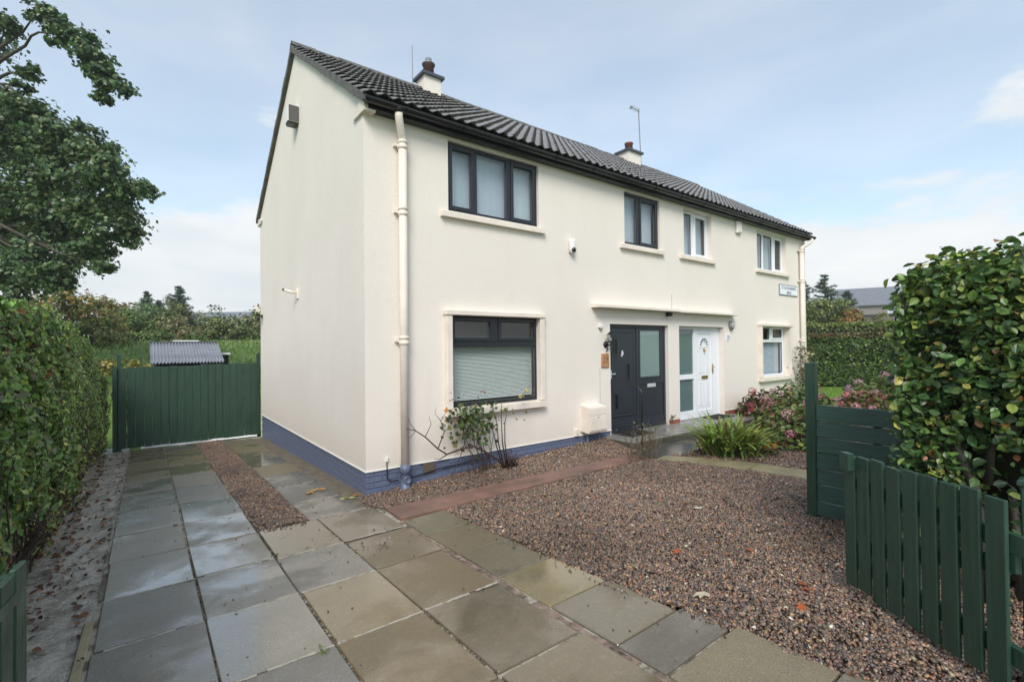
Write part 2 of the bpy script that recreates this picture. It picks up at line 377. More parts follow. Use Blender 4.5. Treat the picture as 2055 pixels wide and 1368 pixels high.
def vcol_mat(name, rough=0.5, spec=0.5, trans=0.0, nscale=None):
    m = mat(name, rough=rough, spec=spec)
    n, l, b = nodes(m)
    a = n.new('ShaderNodeAttribute'); a.attribute_name = 'Col'
    col = a.outputs['Color']
    if nscale:
        v = coords(m); col = mixc(m, mrange(m, noise(m, v, nscale, 4, 0.6), 0.3, 0.7, 0, 0.4), col, (0.03, 0.025, 0.02), 'MIX')
    l.new(col, b.inputs['Base Color'])
    if trans:
        t = n.new('ShaderNodeBsdfTranslucent'); l.new(col, t.inputs[0])
        mx = n.new('ShaderNodeMixShader'); mx.inputs[0].default_value = trans
        o = n['Material Output']
        l.new(b.outputs[0], mx.inputs[1]); l.new(t.outputs[0], mx.inputs[2]); l.new(mx.outputs[0], o.inputs[0])
    return m
M['leaf'] = vcol_mat('leaf', 0.42, 0.5, 0.28)
M['leaf_wet'] = vcol_mat('wet_leaf', 0.36, 0.5, 0.28)
M['needle'] = vcol_mat('conifer_needles', 0.7, 0.3, 0.15)
M['dead_leaf'] = vcol_mat('dead_leaf', 0.55, 0.4, 0.15)
M['petal'] = vcol_mat('petal', 0.6, 0.3, 0.25)
M['stone'] = vcol_mat('wet_gravel_chips', 0.33, 0.5)

# ------------------------------------------------------------------ helpers
WLOC = {}
def link(o, parent=None):
    COL.objects.link(o)
    if parent is not None:
        o.parent = parent
        o.matrix_parent_inverse = Matrix.Translation(-WLOC.get(parent.name, Vector((0, 0, 0))))
    return o
def tag(o, label=None, cat=None, group=None, kind=None):
    if label: o['label'] = label
    if cat: o['category'] = cat
    if group: o['group'] = group
    if kind: o['kind'] = kind
    return o
def thing(name, loc, label, cat, group=None):
    o = bpy.data.objects.new(name, None); o.empty_display_size = 0.1
    o.location = loc; COL.objects.link(o); WLOC[o.name] = Vector(loc)
    return tag(o, label, cat, group)

class MB:
    def __init__(s): s.v = []; s.f = []; s.mi = []; s.cur = 0
    def add(s, vs, fs):
        k = len(s.v); s.v.extend([tuple(p) for p in vs])
        for f in fs: s.f.append(tuple(i+k for i in f)); s.mi.append(s.cur)
        return s
    def box(s, x0, x1, y0, y1, z0, z1):
        return s.add([(x0,y0,z0),(x1,y0,z0),(x1,y1,z0),(x0,y1,z0),(x0,y0,z1),(x1,y0,z1),(x1,y1,z1),(x0,y1,z1)],
                     [(0,3,2,1),(4,5,6,7),(0,1,5,4),(1,2,6,5),(2,3,7,6),(3,0,4,7)])
    def cbox(s, x0, x1, y0, y1, z0, z1, c=0.004, fn=None):
        """box with chamfered edges; fn maps a point to a point"""
        lo = (x0,y0,z0); hi = (x1,y1,z1); vs = []; idx = {}
        for a in (0,1):
            for b in (0,1):
                for d in (0,1):
                    cs = (a,b,d)
                    for ax in range(3):
                        p = [0,0,0]
                        for k in range(3):
                            q = hi[k] if cs[k] else lo[k]
                            if k != ax: q += -c if cs[k] else c
                            p[k] = q
                        idx[(a,b,d,ax)] = len(vs); vs.append(tuple(p))
        fs = []
        for ax in range(3):
            o1, o2 = [k for k in range(3) if k != ax]
            for sgn in (0,1):
                q = []
                for (i,j) in ((0,0),(1,0),(1,1),(0,1)):
                    cs = [0,0,0]; cs[ax] = sgn; cs[o1] = i; cs[o2] = j
                    q.append(idx[(*cs, ax)])
                flip = (sgn == 0) if ax != 1 else (sgn == 1)
                fs.append(tuple(reversed(q)) if flip else tuple(q))
        for ax in range(3):
            o1, o2 = [k for k in range(3) if k != ax]
            for i in (0,1):
                for j in (0,1):
                    A = [0,0,0]; B = [0,0,0]; A[o1]=B[o1]=i; A[o2]=B[o2]=j; A[ax]=0; B[ax]=1
                    fs.append((idx[(*A,o1)], idx[(*B,o1)], idx[(*B,o2)], idx[(*A,o2)]))
        for a in (0,1):
            for b in (0,1):
                for d in (0,1): fs.append((idx[(a,b,d,0)], idx[(a,b,d,1)], idx[(a,b,d,2)]))
        if fn: vs = [fn(p) for p in vs]
        return s.add(vs, fs)
    def poly(s, pts): return s.add(pts, [tuple(range(len(pts)))])
    def prism(s, pts, dirn):
        n = len(pts); d = Vector(dirn)
        vs = [Vector(p) for p in pts]; vs += [p+d for p in vs]
        return s.add(vs, [tuple(reversed(range(n))), tuple(range(n, 2*n))] + [(i,(i+1)%n,n+(i+1)%n,n+i) for i in range(n)])
    def tube(s, pts, rad, n=8, cap=True):
        pts = [Vector(p) for p in pts]
        if isinstance(rad, (int, float)): rad = [rad]*len(pts)
        ring0 = len(s.v); ref = None; vs = []
        for i, p in enumerate(pts):
            t = (pts[min(i+1, len(pts)-1)] - pts[max(i-1, 0)]).normalized()
            if ref is None:
                ref = t.orthogonal().normalized()
            ref = (ref - t*ref.dot(t)).normalized()
            bn = t.cross(ref)
            for k in range(n):
                a = 2*math.pi*k/n
                vs.append(p + (ref*math.cos(a) + bn*math.sin(a))*rad[i])
        fs = []
        for i in range(len(pts)-1):
            for k in range(n):
                fs.append((i*n+k, i*n+(k+1)%n, (i+1)*n+(k+1)%n, (i+1)*n+k))
        if cap:
            fs.append(tuple(reversed(range(n)))); fs.append(tuple((len(pts)-1)*n+k for k in range(n)))
        return s.add(vs, fs)
    def lathe(s, c, prof, n=16, axis='z'):
        vs = []; fs = []
        for (r, z) in prof:
            for k in range(n):
                a = 2*math.pi*k/n
                if axis == 'z': vs.append((c[0]+r*math.cos(a), c[1]+r*math.sin(a), c[2]+z))
                elif axis == 'y': vs.append((c[0]+r*math.cos(a), c[1]+z, c[2]+r*math.sin(a)))
                else: vs.append((c[0]+z, c[1]+r*math.cos(a), c[2]+r*math.sin(a)))
        for i in range(len(prof)-1):
            for k in range(n): fs.append((i*n+k, i*n+(k+1)%n, (i+1)*n+(k+1)%n, (i+1)*n+k))
        fs.append(tuple(reversed(range(n)))); fs.append(tuple((len(prof)-1)*n+k for k in range(n)))
        return s.add(vs, fs)
    def mesh(s, name, mats, smooth=False):
        me = bpy.data.meshes.new(name); me.from_pydata(s.v, [], s.f)
        for mm in (mats if isinstance(mats, (list, tuple)) else [mats]): me.materials.append(M[mm])
        if any(s.mi): me.polygons.foreach_set('material_index', s.mi)
        if smooth: me.polygons.foreach_set('use_smooth', [True]*len(s.f))
        me.update()
        return me
    def build(s, name, mats, parent=None, smooth=False):
        o = bpy.data.objects.new(name, s.mesh(name, mats, smooth))
        link(o, parent); WLOC[o.name] = Vector((0,0,0))
        return o

def np_mesh(name, verts, faces, cols, mats, parent=None, smooth=False):
    """verts (N,3), faces (F,k) k=3 or 4, cols (N,3) per-vertex"""
    me = bpy.data.meshes.new(name)
    verts = np.asarray(verts, np.float32); faces = np.asarray(faces, np.int32); k = faces.shape[1]
    me.vertices.add(len(verts)); me.vertices.foreach_set('co', verts.ravel())
    me.loops.add(faces.size); me.loops.foreach_set('vertex_index', faces.ravel())
    me.polygons.add(len(faces)); me.polygons.foreach_set('loop_start', np.arange(0, faces.size, k, dtype=np.int32))
    if smooth: me.polygons.foreach_set('use_smooth', np.ones(len(faces), bool))
    me.update(calc_edges=True)
    if cols is not None:
        a = me.attributes.new('Col', 'FLOAT_COLOR', 'POINT')
        c4 = np.ones((len(verts), 4), np.float32); c4[:, :3] = cols
        a.data.foreach_set('color', c4.ravel())
    me.materials.append(M[mats]); me.validate()
    o = bpy.data.objects.new(name, me); link(o, parent)
    WLOC[o.name] = Vector((0,0,0))
    return o

def smooth01(t):
    t = np.clip(t, 0, 1); return t*t*(3-2*t)
def T(x, y):
    """height of the ground (vectorised)"""
    x = np.asarray(x, float); y = np.asarray(y, float)
    z = -0.31 + 0.01*np.clip(x, 0, 16) - 0.035*np.clip(y, -6.4, 8.5)
    z = z + 2.55*smooth01((y-8.5)/18.0) + 0.02*np.clip(y-26, 0, 50)
    z = z + 0.075*np.clip(x-24, 0, 45)*np.clip(1-(y-8.5)/18.0, 0, 1)
    return z
def t1(x, y): return float(T(x, y))

# ---- leaves
def palette(n, pal, jit=0.25):
    w = np.array([p[3] if len(p) > 3 else 1.0 for p in pal], float); w = w/w.sum(); pal = np.array([p[:3] for p in pal])
    c = pal[rng.choice(len(pal), n, p=w)]
    return np.clip(c*(1+jit*rng.standard_normal((n, 1)))*(1+0.05*rng.standard_normal((n, 3))), 0.004, 1)
def unit(a): return a/np.maximum(np.linalg.norm(a, axis=1, keepdims=True), 1e-9)
LEAF_SHAPES = {
    # (along, across, lift) of the outline, then triangles
    'tri2': (np.array([(0,0,0),(0.45,0.36,0.10),(1,0,-0.05),(0.45,-0.36,0.10)]), np.array([(0,2,1),(0,3,2)])),
    'oval': (np.array([(0,0,0),(0.22,0.25,0.06),(0.55,0.34,0.08),(0.85,0.18,0.02),(1.02,0,-0.10),(0.85,-0.18,0.02),(0.55,-0.34,0.08),(0.22,-0.25,0.06)]),
             np.array([(0,4,3),(0,3,2),(0,2,1),(0,5,4),(0,6,5),(0,7,6)])),
    'lobed': (np.array([(0,0,0),(0.18,0.48,0.02),(0.42,0.30,0.05),(0.72,0.50,-0.04),(0.74,0.20,0.04),(1.0,0,-0.12),(0.74,-0.20,0.04),(0.72,-0.50,-0.04),(0.42,-0.30,0.05),(0.18,-0.48,0.02)]),
              np.array([(0,2,1),(0,4,2),(2,4,3),(0,5,4),(0,6,5),(0,8,6),(6,8,7),(0,9,8)])),
    'needle': (np.array([(0,0,0),(0.5,0.13,0.03),(1,0,0),(0.5,-0.13,0.03)]), np.array([(0,2,1),(0,3,2)])),
}
def leaves(name, P, N, size, cols, material, parent=None, shape='tri2', along=None, droop=0.25):
    n = len(P); loc, tri = LEAF_SHAPES[shape]
    N = unit(N)
    if along is None: along = rng.standard_normal((n, 3)); along[:, 2] -= droop
    A = unit(along - N*np.sum(along*N, 1, keepdims=True)); B = np.cross(N, A)
    size = np.broadcast_to(np.asarray(size, float), (n,))
    k = len(loc)
    V = P[:, None, :] + (loc[None, :, 0, None]-0.5)*size[:, None, None]*A[:, None, :] + loc[None, :, 1, None]*size[:, None, None]*B[:, None, :] \
        + loc[None, :, 2, None]*size[:, None, None]*N[:, None, :]
    F = (tri[None] + (np.arange(n)*k)[:, None, None]).reshape(-1, 3)
    C = np.repeat(cols, k, axis=0)
    return np_mesh(name, V.reshape(-1, 3), F, C, material, parent)
def blob_points(blobs, density, clump=0.30, shell=0.55, flat=0.85):
    """clumped points in a set of (x,y,z,r) crowns; returns points and outward directions"""
    Ps, Ns = [], []
    for (x, y, z, r) in blobs:
        nl = max(30, int(density*r*r)); kc = max(7, int(9+10*r))
        d = unit(rng.standard_normal((kc, 3))); rr = r*(shell + (1-shell)*rng.random((kc, 1)))
        cc = d*rr*np.array([1, 1, flat])
        ci = rng.integers(0, kc, nl); cs = clump*r*(0.7+0.6*rng.random(kc))
        p = cc[ci] + rng.standard_normal((nl, 3))*cs[ci][:, None]*0.55*np.array([1, 1, 0.75])
        Ns.append(unit(p)*0.6 + unit(rng.standard_normal((nl, 3)))*0.7 + np.array([0, 0, 0.55]))
        Ps.append(p + np.array([x, y, z]))
    return np.concatenate(Ps), np.concatenate(Ns)
def limb(mb, a, b, r0, r1, wob=0.06, n=6, k=7):
    a, b = Vector(a), Vector(b); d = (b-a).length; pts = []
    v1, v2 = Vector(rng.standard_normal(3)), Vector(rng.standard_normal(3)); ph = rng.uniform(0, 6.28); k = k+2
    for i in range(k):
        t = i/(k-1); p = a.lerp(b, t); e = math.sin(math.pi*t)
        p += (v1*math.sin(2.2*math.pi*t+ph)*0.45+v2*math.sin(4.3*math.pi*t+ph)*0.22)*wob*d*e
        p.z += 0.10*d*e
        pts.append(p)
    mb.tube(pts, [r0+(r1-r0)*i/(k-1) for i in range(k)], n)
    return pts
def broadleaf(name, label, base, blobs, density, size, pal, trunk_r, group=None, cat='tree', shape='tri2', material='leaf', clump=0.30, fork=0.45):
    o = thing(name, base, label, cat, group)
    base = Vector(base)
    top = Vector((np.mean([b[0] for b in blobs]), np.mean([b[1] for b in blobs]), np.mean([b[2] for b in blobs])))
    mb = MB(); fk = base.lerp(top, fork)
    limb(mb, base-Vector((0,0,0.15)), fk, trunk_r, trunk_r*0.7, 0.02, 8)
    for b in blobs: limb(mb, fk, (b[0], b[1], b[2]), trunk_r*0.45, trunk_r*0.07, 0.10, 5)
    mb.build('trunk', 'bark', o, True)
    P, N = blob_points(blobs, density, clump)
    leaves('crown', P, N, size*(0.7+0.6*rng.random(len(P))), palette(len(P), pal), material, o, shape)
    return o

# ================================================================== the setting
def axis_pts(lo, hi, near_lo, near_hi, step):
    a = list(np.arange(near_lo, near_hi+1e-6, step)); v = near_lo; s = step
    while v > lo: s *= 1.35; v -= s; a.insert(0, max(v, lo))
    v = near_hi; s = step
    while v < hi: s *= 1.35; v += s; a.append(min(v, hi))
    return np.array(a)
def sheet(name, xs, ys, mats, zoff, fz=None, parent=None):
    X, Y = np.meshgrid(xs, ys); Z = (T(X, Y) if fz is None else fz(X, Y)) + zoff
    V = np.stack([X, Y, Z], -1).reshape(-1, 3); w = len(xs)
    F = [(j*w+i, j*w+i+1, (j+1)*w+i+1, (j+1)*w+i) for j in range(len(ys)-1) for i in range(w-1)]
    return np_mesh(name, V, F, None, mats, parent, True)
g = sheet('ground', axis_pts(-600, 700, -14, 30, 1.0), axis_pts(-500, 700, -9, 30, 1.0), 'ground', -0.06)
tag(g, 'rough grass ground running out to the horizon', 'ground', kind='structure')
g = sheet('lawn', np.arange(5.0, 22.01, 0.5), np.arange(-7.0, 8.01, 0.5), 'lawn', -0.02)
tag(g, 'mown green lawn in front of the far clipped hedge', 'lawn', kind='structure')
g = sheet('pavement', np.array([-60, -20, -6, 0, 6, 20, 60.]), np.array([-8.2, -7.4, -6.35]), 'concrete', 0.0)
tag(g, 'grey pavement outside the garden gates', 'pavement', kind='structure')
g = sheet('road', np.array([-60, -20, -6, 0, 6, 20, 60.]), np.array([-15, -11, -8.3]), 'asphalt', -0.11)
tag(g, 'dark asphalt road beyond the pavement', 'road', kind='structure')
mb = MB()
for i in range(-24, 24): mb.cbox(i*0.92, i*0.92+0.91, -8.33, -8.21, t1(0,-8)-0.2, t1(0,-8)+0.004, 0.01)
tag(mb.build('kerb', 'concrete'), 'concrete kerb between pavement and road', 'kerb', kind='structure')

# left strip of wet mud under the hedge
xs = np.linspace(-3.6, -2.545, 12); ys = np.arange(-6.3, 8.2, 0.12)
def mudz(X, Y):
    return T(X, Y) + 0.018*np.sin(X*9+Y*2.3)*np.sin(Y*5.1) + 0.012*np.sin(Y*13+X*17) - 0.02
g = sheet('mud_strip', xs, ys, 'mud', 0.0, mudz)
tag(g, 'bare wet mud strip between hedge and paving', 'mud', kind='structure')

# driveway: bedding with flags laid on it one by one
drv = sheet('driveway', np.array([-2.55, -1.9, -1.3, -0.7, -0.1, 0.5]), np.arange(-6.3, 7.26, 0.45), 'joint', -0.004)
tag(drv, 'driveway of wet concrete flags beside the house', 'driveway', kind='structure')
GREYS = [(0.287,0.271,0.238), (0.243,0.233,0.212), (0.326,0.299,0.253), (0.266,0.248,0.209), (0.227,0.220,0.203)]
BROWN = [(0.202,0.149,0.079), (0.186,0.140,0.077), (0.173,0.134,0.080), (0.217,0.158,0.080)]
OLIVE = [(0.189,0.159,0.075), (0.211,0.173,0.086), (0.164,0.141,0.081)]
def flag(x0, x1, y0, y1, col, parent=drv, name='paving_slab', gap=0.008, mats='slab', up=0.0):
    tx, ty, dz = rng.normal(0, 0.0022), rng.normal(0, 0.0022), rng.normal(0, 0.0022)
    j = rng.normal(0, 0.0035, 4); cx, cy = (x0+x1)/2, (y0+y1)/2
    def fn(p):
        return (p[0], p[1], p[2] + t1(p[0], p[1]) + dz + tx*(p[0]-cx)/0.3 + ty*(p[1]-cy)/0.4 + up)
    b = MB().cbox(x0+gap+j[0], x1-gap+j[1], y0+gap+j[2], y1-gap+j[3], -0.045, 0.012, 0.005, fn)
    o = b.build(name, mats, parent); o.color = (*[float(v) for v in np.array(col)*(1+rng.normal(0, 0.07))], 1)
    return o
C1, C2, C3, C4, C5 = -2.525, -1.94, -1.345, -0.755, -0.125
J = [-6.25, -5.6, -4.75, -3.95, -3.12, -2.26, -1.43, -0.56, 0.33, 1.30, 2.34, 3.32, 4.29, 5.25, 6.25, 7.22]
for a, b in zip(J[:-1], J[1:]):
    pal = GREYS if b < 4.0 else BROWN+OLIVE
    flag(C1, C2, a+rng.normal(0, .008), b, random.choice(pal)); flag(C2, C3, a+rng.normal(0, .008), b, random.choice(pal))
J3 = [-6.25, -5.7, -4.85, -4.0, -3.12, -2.27, -1.46, -0.55]
for a, b in zip(J3[:-1], J3[1:]):
    if abs(b+2.27) < .01: col = (0.27, 0.205, 0.105)
    elif abs(b+1.46) < .01: col = (0.165, 0.158, 0.135)
    else: col = random.choice(BROWN)
    flag(C3, C4, a, b, col)
    flag(C4, C5, a+0.02, b+0.01, random.choice(BROWN))
J5 = [-6.25, -5.72, -5.13, -4.56, -4.22, -3.63, -3.04, -2.44, -1.84, -1.27]
XR = [0.70, 0.68, 0.63, 0.57, 0.53, 0.50, 0.47, 0.46, 0.45]
C5COL = [(0.180,0.158,0.119), (0.189,0.163,0.097), (0.284,0.237,0.142), (0.164,0.148,0.122), (0.174,0.144,0.093), (0.268,0.213,0.093), (0.174,0.144,0.086), (0.195,0.153,0.082), (0.164,0.140,0.079)]
for a, b, xr, col in zip(J5[:-1], J5[1:], XR, C5COL): flag(-0.075, xr, a, b, col)
JS = [-0.55, 0.26, 1.28, 2.20, 3.04, 3.95, 4.95, 5.95, 6.95]
for a, b in zip(JS[:-1], JS[1:]):
    flag(-0.84, -0.235, a, b, random.choice(OLIVE if b > 2.5 else [(0.13,0.13,0.122), (0.15,0.143,0.122)]))
def joint_fill(x0, x1, y):
    mb = MB(); k = max(4, int((x1-x0)/0.05)); xs_ = np.linspace(x0+0.01, x1-0.01, k+1)
    for a, b in zip(xs_[:-1], xs_[1:]):
        if rng.random() < 0.10: continue
        w = 0.010+0.004*rng.random(); h = 0.0125+0.003*rng.random(); j = rng.normal(0, .0015)
        mb.poly([(a, y-w+j, t1(a, y)+h), (b, y-w+j, t1(b, y)+h), (b, y+w+j, t1(b, y)+h), (a, y+w+j, t1(a, y)+h)])
    if mb.f: tag(mb.build('joint_mortar', 'light_mortar', drv), kind='stuff')
for q in (-3.12, -2.26, -1.43, 0.33, 2.34, 3.32, 5.25): joint_fill(C1, C2, q)
for q in (-3.12, -2.26, -1.43, -0.56, 0.33, 3.32, 4.29): joint_fill(C2, C3, q)
for q in (-2.27, -1.46, -3.12): joint_fill(C3, C4, q)
for q in (-1.45, -3.11): joint_fill(C4, C5, q)
joint_fill(C4, C5, -0.55); joint_fill(-0.8, -0.25, 0.26); joint_fill(-0.8, -0.25, 1.28)
# pinkish mortar channel between the flags
mb = MB()
ys = np.arange(-6.2, -1.2, 0.09)
for a, b in zip(ys[:-1], ys[1:]):
    w0, w1 = -0.128+rng.normal(0, .004), -0.078+rng.normal(0, .004); h = rng.normal(-0.001, .003)
    mb.poly([(w0,a,t1(w0,a)+h),(w1,a,t1(w1,a)+h),(w1,b,t1(w1,b)+h),(w0,b,t1(w0,b)+h)])
mb.build('mortar_channel', 'channel', drv)
# strip of soil and moss against the gable
g = sheet('soil_strip', np.array([-0.245, -0.12, 0.02]), np.arange(-0.6, 7.2, 0.3), 'dirt', 0.004)
tag(g, 'narrow strip of dirt and moss along the gable foot', 'soil', kind='structure')
# timber edging at the near left edge
mb = MB(); mb.cbox(-2.60, -2.545, -3.6, -1.72, -0.07, 0.012, 0.008, lambda p: (p[0]+0.02*math.sin(p[1]*2), p[1], p[2]+t1(p[0], p[1])))
tag(mb.build('edging_board', 'edging'), 'pale worn edging along the near side of the driveway', 'edging', kind='structure')

# red path strip, doorstep landing, dark concrete path, stone edging
def strip(name, quad, mats, h=0.05, up=0.012, parent=None, seg=8):
    """slab over a quad given as two long edges [(a0,a1),(b0,b1)]"""
    (a0, a1), (b0, b1) = quad; mb = MB(); vs = []; fs = []
    for i in range(seg+1):
        t = i/seg
        for (p, q) in ((a0, a1), (b0, b1)):
            x, y = p[0]+(q[0]-p[0])*t, p[1]+(q[1]-p[1])*t; z = t1(x, y)+up
            vs += [(x, y, z), (x, y, z-h)]
    for i in range(seg):
        k = 4*i
        fs += [(k, k+4, k+6, k+2), (k+1, k+3, k+7, k+5), (k, k+1, k+5, k+4), (k+2, k+6, k+7, k+3)]
    fs += [(0, 2, 3, 1), (4*seg, 4*seg+1, 4*seg+3, 4*seg+2)]
    mb.add(vs, fs)
    return mb.build(name, mats, parent)
o = strip('red_path', [((-0.07, -1.24), (4.15, -1.28)), ((-0.05, -0.74), (4.15, -0.92))], 'red_path', 0.06, 0.025, None, 14)
tag(o, 'worn red concrete strip along the gravel in front of the wall', 'path', kind='structure')
mb = MB(); mb.cbox(4.52, 9.15, -0.72, 0.16, -0.34, -0.095, 0.012)
ds = tag(mb.build('doorstep', 'concrete'), 'grey concrete landing in front of both doors', 'doorstep', kind='structure')
MB().cbox(4.515, 9.155, -0.732, -0.7215, -0.335, -0.118, 0.003).build('riser_face', 'moss_stone', ds); MB().cbox(4.506, 4.519, -0.7205, 0.0, -0.335, -0.118, 0.003).build('riser_face', 'moss_stone', ds)
o = strip('path', [((4.2, -1.50), (9.6, -1.50)), ((4.2, -0.735), (9.6, -0.735))], 'wet_path', 0.06, 0.012)
tag(o, 'dark wet concrete path at the foot of the landing', 'path', kind='structure')
edg = thing('stone_edging', (4.4, -2.5, t1(4.4, -2.5)), 'curving yellowish stone edging between gravel and flower bed', 'edging')
inn = [(4.10, -1.45), (4.30, -2.05), (4.40, -2.75), (4.46, -3.5), (4.46, -4.3), (4.44, -5.2)]
out = [(4.45, -1.38), (4.72, -2.0), (4.88, -2.7), (4.92, -3.4), (4.92, -4.25), (4.90, -5.2)]
for i in range(5):
    e = 0.012
    def lp(a, b, t): return (a[0]+(b[0]-a[0])*t, a[1]+(b[1]-a[1])*t)
    strip('edging_slab', [(lp(inn[i], inn[i+1], e), lp(inn[i], inn[i+1], 1-e)), (lp(out[i], out[i+1], e), lp(out[i], out[i+1], 1-e))], 'edging', 0.05, 0.02+rng.normal(0, .003), edg, 3)

# ------------------------------------------------------------------ gravel
def in_poly(px, py, poly):
    c = np.zeros(len(px), bool); n = len(poly)
    for i in range(n):
        x0, y0 = poly[i]; x1, y1 = poly[(i+1) % n]
        if y0 == y1: continue
        k = ((y0 > py) != (y1 > py)) & (px < (x1-x0)*(py-y0)/(y1-y0)+x0); c ^= k
    return c
ICO_V = None
def ico():
    t = (1+5**.5)/2
    v = np.array([(-1,t,0),(1,t,0),(-1,-t,0),(1,-t,0),(0,-1,t),(0,1,t),(0,-1,-t),(0,1,-t),(t,0,-1),(t,0,1),(-t,0,-1),(-t,0,1)])/math.hypot(1, t)
    f = np.array([(0,11,5),(0,5,1),(0,1,7),(0,7,10),(0,10,11),(1,5,9),(5,11,4),(11,10,2),(10,7,6),(7,1,8),(3,9,4),(3,4,2),(3,2,6),(3,6,8),(3,8,9),(4,9,5),(2,4,11),(6,2,10),(8,6,7),(9,8,1)])
    return v, f
OCT = (np.array([(1,0,0),(-1,0,0),(0,1,0),(0,-1,0),(0,0,1),(0,0,-1)], float), np.array([(0,2,4),(2,1,4),(1,3,4),(3,0,4),(2,0,5),(1,2,5),(3,1,5),(0,3,5)]))
GR_PAL = [(0.205,0.132,0.098,4), (0.165,0.110,0.086,4), (0.130,0.098,0.084,3), (0.250,0.150,0.100,2.2), (0.115,0.104,0.098,1.6), (0.285,0.180,0.098,1.3), (0.28,0.11,0.05,0.5),
          (0.34,0.27,0.20,0.6), (0.50,0.45,0.38,0.13), (0.070,0.056,0.048,1.6), (0.215,0.165,0.110,1.5)]
def stones(P, size, pal, base=OCT):
    n = len(P); v, f = base; k = len(v)
    sc = size*(0.6+0.9*rng.random((n, 1)))*np.stack([0.75+0.6*rng.random(n), 0.6+0.5*rng.random(n), 0.38+0.35*rng.random(n)], 1)
    V = v[None]*(0.75+0.5*rng.random((n, k, 1)))*sc[:, None, :]
    q = unit(rng.standard_normal((n, 4))*np.array([1, 0.35, 0.35, 1.0])); w, x, y, z = q.T
    R = np.stack([1-2*(y*y+z*z), 2*(x*y-z*w), 2*(x*z+y*w), 2*(x*y+z*w), 1-2*(x*x+z*z), 2*(y*z-x*w), 2*(x*z-y*w), 2*(y*z+x*w), 1-2*(x*x+y*y)], 1).reshape(n, 3, 3)
    V = np.einsum('nij,nkj->nki', R, V) + P[:, None, :]
    F = (f[None]+(np.arange(n)*k)[:, None, None]).reshape(-1, 3)
    return V.reshape(-1, 3), F, np.repeat(palette(n, pal, 0.36), k, axis=0)
def gravel(name, poly, per_m2, size, label, fz=None, pal=GR_PAL, far=None):
    xs = [p[0] for p in poly]; ys = [p[1] for p in poly]; area = (max(xs)-min(xs))*(max(ys)-min(ys))
    px = rng.uniform(min(xs), max(xs), int(area*per_m2)); py = rng.uniform(min(ys), max(ys), len(px))
    k = in_poly(px+rng.normal(0, .012, len(px)), py+rng.normal(0, .012, len(px)), poly); px, py = px[k], py[k]
    f = fz or (lambda a, b: T(a, b))
    lump = 0.010*np.sin(px*7.3+1.1*py)*np.sin(py*6.1-px*2.2) + 0.006*np.sin(px*19)*np.sin(py*17)
    pz = f(px, py) + 0.004 + 0.010*rng.random(len(px)) + lump
    V, F, C = stones(np.stack([px, py, pz], 1), size, pal)
    patch = 1+0.16*(np.sin(px*1.7+py*0.9)*np.sin(py*1.4-px*0.6)+0.6*np.sin(px*4.1+1)*np.sin(py*3.7)); C = C*np.repeat(patch, 6)[:, None]
    # bed of fines under the chips
    nx = max(2, int((max(xs)-min(xs))/0.15)); ny = max(2, int((max(ys)-min(ys))/0.15))
    gx, gy = np.meshgrid(np.linspace(min(xs), max(xs), nx+1), np.linspace(min(ys), max(ys), ny+1))
    gl = 0.010*np.sin(gx*7.3+1.1*gy)*np.sin(gy*6.1-gx*2.2)
    BV = np.stack([gx, gy, f(gx, gy)-0.004+gl], -1).reshape(-1, 3); W = nx+1
    cxm = (gx[:-1, :-1]+gx[1:, 1:])/2; cym = (gy[:-1, :-1]+gy[1:, 1:])/2
    ok = in_poly(cxm.ravel(), cym.ravel(), poly).reshape(cxm.shape)
    BF = []
    for j in range(ny):
        for i in range(nx):
            if ok[j, i]: a = j*W+i; BF += [(a, a+1, a+W+1), (a, a+W+1, a+W)]
    BF = np.array(BF)+len(V)
    V = np.concatenate([V, BV]); F = np.concatenate([F, BF]); C = np.concatenate([C, np.tile([[0.095, 0.068, 0.052]], (len(BV), 1))])
    return tag(np_mesh(name, V, F, C, 'stone'), label, 'gravel', kind='stuff')
gravel('gravel', [(C3+0.005, -0.53), (-0.835, -0.53), (-0.85, 3.0), (-0.86, 7.2), (C3, 7.2)], 5200, 0.0130, 'narrow strip of reddish gravel between the driveway flags')
def bedz(x, y):
    t = np.clip(1+np.asarray(y)/0.75, 0, 1)
    return T(x, y)*(1-t) + (-0.315+0.042*np.clip(x, 0, 6))*t + 0.008
gravel('gravel', [(-0.12, -0.10), (0.02, -0.01), (4.55, -0.01), (4.55, -0.74), (4.2, -0.92), (0.0, -0.73), (-0.16, -0.52)], 5200, 0.0130, 'gravel bed sloping against the front wall', bedz)
gravel('gravel', [(0.44, -1.26), (4.12, -1.29), (4.30, -2.05), (4.40, -2.75), (4.46, -3.5), (4.46, -5.0), (2.6, -6.0), (0.66, -6.2), (0.64, -5.3), (0.55, -4.5), (0.49, -3.6), (0.46, -2.4)], 5000, 0.0138,
       'wide reddish brown gravel garden in front of the house')
g = sheet('flower_bed', np.arange(4.55, 10.1, 0.35), np.arange(-6.0, -1.49, 0.3), 'soil', 0.004)
tag(g, 'dark soil of the flower bed beside the stone edging', 'flower bed', kind='structure')
gravel('gravel', [(4.47, -1.4), (5.2, -1.52), (6.4, -2.9), (6.2, -4.6), (4.94, -4.6), (4.92, -3.4), (4.86, -2.7), (4.72, -2.0)], 2600, 0.0145, 'thin gravel over soil in front of the flower bed')
